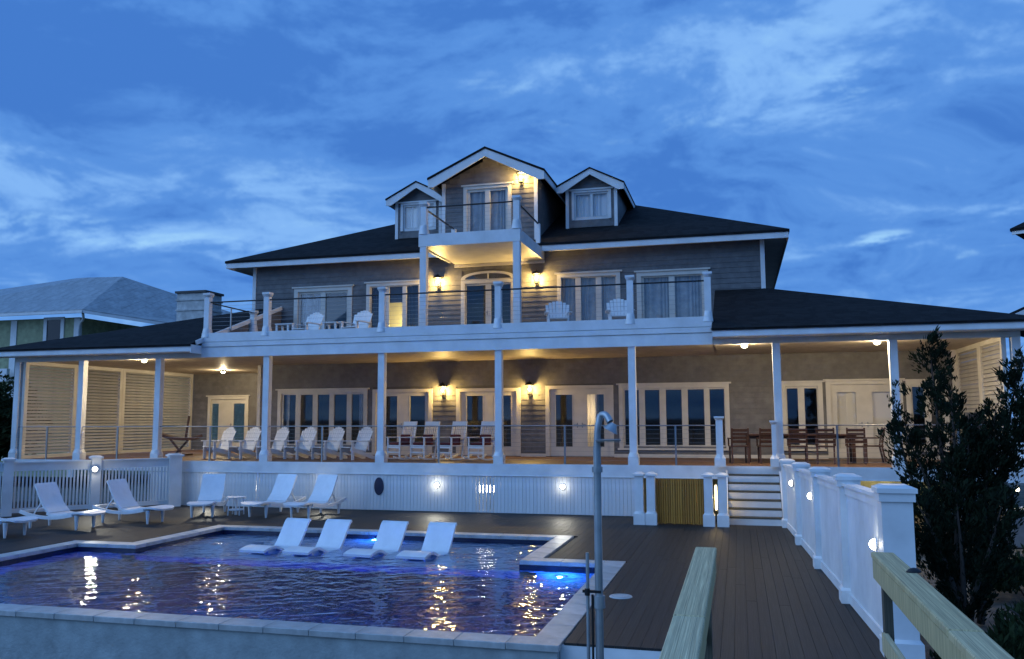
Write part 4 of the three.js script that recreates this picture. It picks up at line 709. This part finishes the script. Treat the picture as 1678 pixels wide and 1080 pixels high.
{ // boat shaped piece on crossed legs
  const o = thing('boat_ornament', 'dark boat shaped ornament with a mast on crossed legs', 'ornament', [-18.85, YP, -26.0], 0.1);
  part('hull', ribbon([[-0.86, 0.80], [-0.5, 0.66], [0, 0.57], [0.5, 0.58], [0.84, 0.68]], (t) => 0.04 + 0.4 * Math.sin(Math.PI * t), 0.09), M.brownWood, o);
  part('mast', [beam([0.22, 0.55, 0], [0.33, 1.36, 0], 0.05, 0.06)], M.brownWood, o);
  part('crossed_legs', [beam([-0.3, 0.6, 0.15], [0.25, 0.0, 0.15], 0.05, 0.06), beam([0.3, 0.6, -0.15], [-0.25, 0.0, -0.15], 0.05, 0.06)], M.brownWood, o);
  part('base', [bc(0.8, 0.05, 0.4, 0, 0.03, 0)], M.brownWood, o);
}
// balcony furniture
adirondack('white adirondack chair on the balcony before the left sliding door', [-13.25, YB, -24.6], TX(-0.25, 0.95), 'white adirondack chairs on the balcony');
adirondack('white adirondack chair beside the balcony post at the lit window', [-11.55, YB, -24.6], TX(-0.2, 0.95), 'white adirondack chairs on the balcony');
adirondack('white adirondack chair on the balcony under the triple window, left one', [-5.0, YB, -24.2], TX(0.25, 1), 'white adirondack chairs on the balcony');
adirondack('white adirondack chair on the balcony next to the right inner post', [-3.2, YB, -24.2], TX(0.2, 1), 'white adirondack chairs on the balcony');
for (const [x, l] of [[-14.0, 'low white side table on the balcony left of the chairs'], [-12.35, 'low white side table between the balcony chairs at left']]) { const t = thing('balcony_table', l, 'side table', [x, YB, -24.5]); part('table_top', [bc(0.5, 0.03, 0.45, 0, 0.56, 0)], M.white, t); for (const [a, b] of [[-0.2, -0.18], [0.2, -0.18], [-0.2, 0.18], [0.2, 0.18]]) part('leg', [bc(0.06, 0.55, 0.05, a, 0.275, b)], M.white, t); }
{ // covered grill at the right end of the porch
  const o = thing('covered_grill', 'black covered grill at the right end of the porch', 'grill', [5.55, YP, -23.5], 0.05);
  part('lid_cover', [frustum(0.78, 0.48, 0.5, 0, 0.8, 0)], M.dark, o); part('cover_skirt', [bc(0.82, 0.78, 0.6, 0, 0.42, 0)], M.dark, o); part('lid_handle', [bc(0.5, 0.03, 0.03, 0, 0.85, 0.33)], M.cable, o);
  for (const [a, b] of [[-0.35, -0.25], [0.35, -0.25], [-0.35, 0.25], [0.35, 0.25]]) part('wheel', [new THREE.CylinderGeometry(0.03, 0.03, 0.03, 12).rotateX(Math.PI / 2).translate(a, 0.03, b)], M.iron, o);
}
{ const o = thing('speaker_box', 'small black speaker on the rightmost porch column', 'speaker', [6.42, 3.77, -22.40]); part('case', [metreUV(bare(chamfer(0.15, 0.2, 0.13, 0.012)))], M.dark, o); part('bracket', [bc(0.04, 0.06, 0.05, 0, 0, -0.075)], M.iron, o); }
// ---------------------------------------------------------------- walk with its wooden rails, shower, lid
{
  const o = struct('boardwalk', 'raised wooden boardwalk under the photographer', 'boardwalk');
  for (let k = 0; k < 44; k++) { const g = chamfer(1.5, 0.035, 0.138, 0.004); const m = part('walk_board', g, M.lumber[k % 3], o); m.position.set(0.33, 0.62, -5.9 + k * 0.143); }
  part('bearers', [bx(-0.4, -0.3, 0.4, 0.6, -5.95, 0.5), bx(0.95, 1.05, 0.4, 0.6, -5.95, 0.5)], M.lumber[1], o);
  for (let i = 0; i < 3; i++) { part('step_tread', [bc(1.3, 0.035, 0.28, 0.33, 0.15 + i * 0.155, -6.72 + i * 0.27)], M.lumber[i], o); }
  part('step_stringer', [beam([-0.33, 0.1, -6.85], [-0.33, 0.55, -5.95], 0.04, 0.2), beam([0.99, 0.1, -6.85], [0.99, 0.55, -5.95], 0.04, 0.2)], M.lumber[1], o);
}
function walkRail(label, x, side, zEnd) {
  const o = thing('boardwalk_railing', label, 'railing', [0, 0, 0]);
  const cuts = [zEnd, -4.12, -1.9, 0.6];
  for (let i = 0; i < 3; i++) { const L = cuts[i + 1] - cuts[i] - 0.004, g = chamfer(0.145, 0.04, L, 0.006); const m = part('cap_board', g, M.lumber[(i * 2 + (side > 0 ? 1 : 0)) % 3], o); m.position.set(x, 1.58 - (i ? 0.004 : 0), (cuts[i] + cuts[i + 1]) / 2); }
  part('side_board', [bx(x - side * 0.066, x - side * 0.028, 1.43, 1.557, zEnd + 0.01, 0.6)], M.lumber[1], o);
  part('side_board', [bx(x + side * 0.030, x + side * 0.066, 1.43, 1.557, zEnd + 0.012, 0.6)], M.lumber[0], o);
  part('lower_rail', [bx(x - 0.045, x - 0.008, 0.98, 1.10, zEnd + 0.12, 0.6)], M.lumber[2], o);
  for (const z of [zEnd + 0.1, -4.0, -1.8]) part('rail_post', [bx(x - 0.026, x + 0.028, -0.9, 1.555, z - 0.045, z + 0.045)], M.lumberDark, o);
}
walkRail('weathered wooden walkway railing on the left, ending before the deck', -0.25, -1, -6.29);
walkRail('weathered wooden walkway railing on the right, before the white wall', 0.91, 1, -6.33);
{ const o = thing('latch_knob', 'small black knob on top of the right wooden railing', 'knob', [0.965, 1.6, -5.55], 0.4); part('knob', [new THREE.SphereGeometry(0.03, 14, 8, 0, 6.3, 0, 1.6).scale(1.5, 0.9, 0.8)], M.dark, o); part('tab', [bc(0.08, 0.008, 0.03, 0, 0.005, 0)], M.iron, o); }
{
  const o = thing('outdoor_shower', 'grey metal outdoor shower pole with curved head and soap tray', 'shower', [-1.05, -1.0, -6.5]);
  part('pole', [cyl(0.031, 0.029, 3.3, 0, 0, 0, 18)], M.steel, o);
  part('coupling', [cyl(0.045, 0.045, 0.09, 0, 2.1, 0, 18)], M.steel, o); part('coupling', [cyl(0.041, 0.041, 0.04, 0, 3.1, 0, 18)], M.steel, o);
  part('gooseneck', [tube([[0, 3.3, 0], [0.01, 3.44, 0], [0.035, 3.53, 0.0], [0.075, 3.53, 0.02], [0.11, 3.48, 0.04]], 0.026, 20, 12)], M.steel, o);
  part('shower_head', [new THREE.CylinderGeometry(0.025, 0.06, 0.06, 18).rotateZ(-0.5).translate(0.125, 3.44, 0.05)], M.steel, o);
  part('soap_tray', [new THREE.CylinderGeometry(0.1, 0.095, 0.014, 24).translate(0.09, 3.34, 0.02)], M.steel, o);
  part('foot_pipe', [cyl(0.013, 0.013, 2.5, -0.085, 0, 0.0, 10)], M.steel, o); part('supply_pipe', [cyl(0.009, 0.009, 2.2, -0.045, 0, 0.03, 8)], M.iron, o);
  part('valve', [bc(0.14, 0.02, 0.02, -0.05, 2.22, 0.02), cyl(0.02, 0.02, 0.05, -0.085, 2.19, 0.02, 10)], M.iron, o);
}
{ const o = thing('skimmer_lid', 'round pale skimmer lid set in the deck near the pool corner', 'lid', [-1.69, 0.001, -12.38]); part('lid', [new THREE.CylinderGeometry(0.155, 0.165, 0.012, 36).translate(0, 0.006, 0)], M.coping[2], o); part('lid_ring', [new THREE.TorusGeometry(0.12, 0.004, 6, 36).rotateX(Math.PI / 2).translate(0, 0.013, 0)], M.coping[1], o); }
// ---------------------------------------------------------------- plants
function spray(list, c, dir, len, n) { // a tuft of flat scale leaves around a twig
  for (let i = 0; i < n; i++) {
    const d = new THREE.Vector3(dir.x + rr(-0.7, 0.7), dir.y + rr(-0.35, 0.6), dir.z + rr(-0.7, 0.7)).normalize(), s = new THREE.Vector3(rr(-1, 1), rr(-1, 1), rr(-1, 1)).cross(d).normalize().multiplyScalar(len * rr(0.10, 0.2)), e = d.clone().multiplyScalar(len * rr(0.6, 1.2)), o = new THREE.Vector3(c.x + rr(-1, 1) * len * 0.4, c.y + rr(-1, 1) * len * 0.4, c.z + rr(-1, 1) * len * 0.4), m = e.clone().multiplyScalar(0.45);
    list.push(o.x, o.y, o.z, o.x + m.x + s.x, o.y + m.y + s.y, o.z + m.z + s.z, o.x + e.x, o.y + e.y, o.z + e.z, o.x, o.y, o.z, o.x + e.x, o.y + e.y, o.z + e.z, o.x + m.x - s.x, o.y + m.y - s.y, o.z + m.z - s.z);
  }
}
const triMesh = (arr) => { const g = new THREE.BufferGeometry(); g.setAttribute('position', new THREE.Float32BufferAttribute(arr, 3)); g.computeVertexNormals(); g.setAttribute('uv', new THREE.BufferAttribute(new Float32Array(arr.length / 3 * 2), 2)); return g; };
function juniper(label, base, plumes) {
  const o = thing('juniper_tree', label, 'tree', base, 0, 'dark junipers beside the white wall'), leaves = [[], [], []], wood = [];
  for (const [tip, via, r] of plumes) {
    const T = new THREE.Vector3(...tip).sub(new THREE.Vector3(...base)), V = new THREE.Vector3(...via).sub(new THREE.Vector3(...base));
    const cv = new THREE.CatmullRomCurve3([new THREE.Vector3(0, -0.2, 0), new THREE.Vector3(V.x * 0.35, V.y * 0.45, V.z * 0.35), V, T]);
    const L = cv.getLength(), w = new THREE.TubeGeometry(cv, 24, 1, 6), p = w.attributes.position;
    for (let i = 0; i <= 24; i++) { const q = cv.getPoint(i / 24), rad = 0.055 * (1 - i / 24) + 0.006; for (let k = 0; k <= 6; k++) { const a = i * 7 + k; p.setXYZ(a, q.x + (p.getX(a) - q.x) * rad, q.y + (p.getY(a) - q.y) * rad, q.z + (p.getZ(a) - q.z) * rad); } }
    wood.push(w);
    const n = Math.round(L * 17 * (0.5 + r * 1.4));
    for (let i = 0; i < n; i++) {   // separate tufts, thinner and looser toward the tip
      const t = 0.14 + 0.86 * Math.pow(rnd(), 0.8), q = cv.getPoint(t), d = cv.getTangent(t), a = rnd() * 6.283;
      const prof = r * Math.pow(Math.sin(Math.PI * clamp(0.12 + 0.88 * t) * 0.97), 0.6) * (t > 0.75 ? (1 - t) / 0.25 * 0.75 + 0.25 : 1) * rr(0.5, 1.35), rad = prof * Math.sqrt(rnd()), tr = rr(0.05, 0.12), out = new THREE.Vector3(Math.cos(a) * 0.8 + d.x * 0.7, 0.6 + d.y * 0.6, Math.sin(a) * 0.8 + d.z * 0.7).normalize(), len = rr(0.12, 0.34), k = Math.floor(rnd() * 3);
      for (let m = 0; m < 13; m++) { const f = Math.pow(rnd(), 0.8), w = tr * (1 - f * 0.7); spray(leaves[k], new THREE.Vector3(q.x + Math.cos(a) * rad + out.x * len * f + rr(-w, w), q.y + out.y * len * f + rr(-w, w), q.z + Math.sin(a) * rad + out.z * len * f + rr(-w, w)), out, rr(0.06, 0.12), 4); }
    }
  }
  part('trunk', wood, M.bark, o);
  leaves.forEach((l, i) => { const m = new THREE.Mesh(triMesh(l), M.needle[i]); m.name = 'crown'; m.castShadow = m.receiveShadow = true; m.userData.kind = 'stuff'; o.add(m); });
}
const gy = -0.55;
juniper('dark tall juniper with a pointed crown before the right porch', [3.25, gy, -15.2], [[[3.05, 3.72, -15.2], [3.12, 2.4, -15.2], 0.36], [[3.28, 3.05, -15.0], [3.3, 1.9, -15.0], 0.42], [[2.46, 2.82, -15.3], [2.62, 1.75, -15.2], 0.19], [[2.62, 2.2, -15.0], [2.9, 1.4, -15.0], 0.27], [[3.55, 2.35, -15.2], [3.5, 1.5, -15.1], 0.45], [[3.2, 1.9, -14.7], [3.2, 1.0, -14.7], 0.6]]);
juniper('dark juniper with a leaning top at the right edge of the frame', [3.62, gy, -15.4], [[[4.02, 2.72, -15.3], [3.86, 1.9, -15.3], 0.24], [[4.42, 3.35, -15.5], [4.16, 2.2, -15.4], 0.2], [[4.5, 2.55, -15.2], [4.0, 1.75, -15.2], 0.24], [[3.75, 1.95, -15.0], [3.7, 1.2, -15.0], 0.36], [[4.7, 2.9, -15.4], [4.15, 1.9, -15.4], 0.2]]);
juniper('low spreading juniper under the taller two beside the wall', [3.0, gy, -13.6], [[[2.45, 1.3, -13.6], [2.7, 0.7, -13.6], 0.35], [[3.0, 1.35, -13.7], [3.0, 0.6, -13.6], 0.45], [[3.55, 1.25, -13.6], [3.35, 0.6, -13.6], 0.45]]);
function shrub(label, pos, R, hgt) {
  const o = thing('dune_shrub', label, 'shrub', pos, 0, 'low dark shrubs on the dune'), l = [[], []];
  const stems = []; for (let k = 0; k < 6; k++) { const a = k * 1.05 + rnd(); stems.push(tube([[0, -0.15, 0], [Math.cos(a) * R * 0.3, hgt * 0.4, Math.sin(a) * R * 0.3], [Math.cos(a) * R * 0.7, hgt * 0.75, Math.sin(a) * R * 0.7]], 0.012, 6, 5)); }
  part('stems', stems, M.bark, o);
  for (let i = 0; i < 900 * R; i++) { const a = rnd() * 6.283, f = Math.sqrt(rnd()), x = Math.cos(a) * f * R, z = Math.sin(a) * f * R, y = hgt * (1 - f * f * 0.8) * Math.pow(rnd(), 0.45) * (0.75 + 0.35 * Math.sin(x * 5 + z * 4)); spray(l[i % 2], new THREE.Vector3(x, y, z), new THREE.Vector3(x / R * 0.6, 0.9, z / R * 0.6), 0.15, 4); }
  l.forEach((q, i) => { const m = new THREE.Mesh(triMesh(q), M.grass[i]); m.name = 'foliage'; m.castShadow = m.receiveShadow = true; m.userData.kind = 'stuff'; o.add(m); });
}
[[[2.75, -0.7, -11.2], 0.8, 0.75, 'dark shrub just beyond the end post of the white wall'], [[4.0, -0.6, -12.2], 1.1, 0.9, 'broad dark shrub in front of the junipers'], [[2.5, -0.75, -9.2], 0.7, 0.6, 'small dark shrub beside the right wooden railing'], [[3.7, -0.65, -10.1], 1.0, 0.8, 'dark shrub at the right edge below the junipers'], [[2.9, -0.7, -7.6], 0.9, 0.55, 'nearest dark shrub behind the right wooden railing'], [[5.4, -0.55, -14.2], 1.1, 0.9, 'dark shrub below the leaning juniper'], [[4.9, -0.6, -17.6], 0.9, 0.8, 'dark shrub near the grey cabinet']].forEach(([p, r, h, l]) => shrub(l, p, r, h));
// ---------------------------------------------------------------- beyond: cabinet, neighbours, hedge
{
  const o = thing('utility_cabinet', 'grey utility cabinet with pale top under the right porch wing', 'cabinet', [6.75, -0.6, -23.7]);
  part('case', [bx(-0.55, 0.6, 0, 0.85, -0.4, 0.4)], M.grey, o); part('top', [bx(-0.6, 0.65, 0.855, 0.9, -0.45, 0.45)], M.white, o); part('blue_panel', [bx(0.1, 0.58, 0.05, 0.8, 0.402, 0.41)], std([0.05, 0.08, 0.2], 0.5), o);
  const p = thing('yard_lamp_post', 'pale yellow lit post under the right porch corner', 'post', [6.02, -0.6, -23.9]);
  part('shaft', [bc(0.13, 1.55, 0.13, 0, 0.78, 0)], M.roomWall, p); part('footing', [bc(0.2, 0.1, 0.2, 0, 0.0, 0)], M.coping[0], p);
  const q = thing('yard_lamp', 'bright bare lamp under the right porch corner', 'lamp', [6.42, 0.78, -23.2]);
  part('bulb', [new THREE.SphereGeometry(0.05, 14, 10)], G_FLOOD, q); part('hanger', [cyl(0.01, 0.01, 0.22, 0, 0.04, 0, 8)], M.iron, q);
  lamp([1.0, 0.86, 0.5], 1.6, 6.42, 0.78, -23.2, 2.5);
}
{ // neighbour on the left: pale green walls, metal hip roof
  const o = thing('neighbour_house', 'pale green neighbouring house with light metal hip roof at left', 'house', [-36.5, -0.5, -39]);
  part('wall', [bx(-10, 1.6, 0, 8.7, -10, 0)], M.paleWall, o);
  part('wall', [bx(1.601, 8, 0, 8.0, -10, -3.2)], M.paleWall, o);
  for (const x of [1.5, -2.75]) part('corner_board', [bx(x - 0.2, x + 0.2, 0, 8.65, -0.1, 0.05)], M.white, o);
  const f = part('window', [bx(-0.72, -0.5, 6.6, 8.6, 0, 0.06), bx(0.42, 0.64, 6.6, 8.6, 0, 0.06), bx(-0.72, 0.64, 8.6, 8.75, 0, 0.07)], M.white, o); part('pane', [bx(-0.5, 0.42, 6.6, 8.6, 0.003, 0.02)], M.darkPane, f);
  const e = 9.0;
  part('roof', [slabPoly([[-10, e, 0.9], [2.6, e, 0.9], [1.3, 11.55, -3.6], [-1.2, 11.62, -3.6]], 0.12), slabPoly([[-10, e, 0.9], [-1.2, 11.62, -3.6], [-2.7, 11.78, -4.4], [-10, 11.2, -4.4]], 0.12), slabPoly([[2.6, e, 0.9], [9.4, 7.9, -3.0], [10.4, 8.3, -8], [1.3, 11.55, -3.6]], 0.12), slabPoly([[1.3, 11.55, -3.6], [10.4, 8.3, -8], [9.4, 7.9, -11], [-2.2, 11.5, -3.7]], 0.12)], M.metalRoof, o);
  part('gutter', [beam([-10, e - 0.14, 0.93], [2.6, e - 0.14, 0.93], 0.12, 0.14), beam([2.62, e - 0.14, 0.9], [9.4, 7.76, -3.0], 0.12, 0.14)], M.white, o);
  part('porch_band', [bx(-10, -2.3, 5.2, 5.9, 0.6, 0.8)], M.white, o);
  part('downspout', [tube([[2.6, e - 0.2, 0.9], [2.2, e - 0.5, 0.4], [1.75, e - 0.7, 0.12], [1.7, 4, 0.1]], 0.07, 20, 8)], M.white, o);
}
{ // neighbour on the right, mostly out of frame
  const o = thing('neighbour_house', 'dark roofed neighbouring house at the right edge', 'house', [14.5, -0.5, -33], -0.5);
  part('wall', [bx(-4.6, 5, 0, 6.2, -9, -0.3)], M.siding[2], o); part('wall', [bx(-3.4, 5, 6.2, 10, -9, -1.5)], M.siding[2], o);
  part('lower_roof', [slabPoly([[-5.9, 6.5, 0.5], [6, 6.5, 0.5], [6, 8.9, -3], [-1.8, 8.9, -3]], 0.12), slabPoly([[-5.9, 6.5, 0.5], [-1.8, 8.9, -3], [-1.8, 8.9, -9], [-5.9, 6.5, -9]], 0.12)], M.roof, o);
  part('rake_board', [beam([-5.2, 6.55, 0.56], [-2.2, 8.2, -1.4], 0.1, 0.2)], M.white, o);
  part('upper_roof', [slabPoly([[-4.95, 10.05, 0.2], [6, 10.05, 0.2], [6, 13, -4.5], [-0.6, 13, -4.5]], 0.1), slabPoly([[-4.95, 10.05, 0.2], [-0.6, 13, -4.5], [-0.6, 13, -9], [-4.95, 10.05, -9]], 0.1)], M.roof, o);
  part('upper_fascia', [bx(-4.9, 6, 9.82, 9.97, 0.1, 0.16)], M.white, o);
}
function leafyTree(label, pos, R, H) {
  const o = thing('leafy_tree', label, 'tree', pos, 0, 'dark trees beyond the left porch'), l = [[], []];
  part('trunk', [tube([[0, -0.3, 0], [0.1, H * 0.3, 0.05], [0, H * 0.6, 0]], 0.12, 10, 8), tube([[0.05, H * 0.35, 0], [R * 0.5, H * 0.7, 0.2]], 0.06, 8, 6), tube([[0.05, H * 0.3, 0], [-R * 0.5, H * 0.65, -0.2]], 0.06, 8, 6)], M.bark, o);
  for (let i = 0; i < 2600; i++) { const u = rnd() * 2 - 1, a = rnd() * 6.283, r = Math.cbrt(rnd()) * (0.8 + 0.25 * Math.sin(a * 5 + u * 4)), s = Math.sqrt(1 - u * u); spray(l[i % 2], new THREE.Vector3(Math.cos(a) * s * r * R, H * 0.65 + u * r * H * 0.38, Math.sin(a) * s * r * R), new THREE.Vector3(rr(-1, 1), 0.4, rr(-1, 1)), 0.28, 4); }
  l.forEach((q, i) => { const m = new THREE.Mesh(triMesh(q), M.grass[i]); m.name = 'crown'; m.castShadow = m.receiveShadow = true; m.userData.kind = 'stuff'; o.add(m); });
}
leafyTree('dark leafy tree left of the louvred porch wall', [-26.6, -0.6, -25.5], 2.0, 4.6);
leafyTree('dark leafy tree behind the baluster fence at far left', [-25.4, -0.6, -21.8], 1.6, 3.6);

fin(scene);
renderer.render(scene, camera);
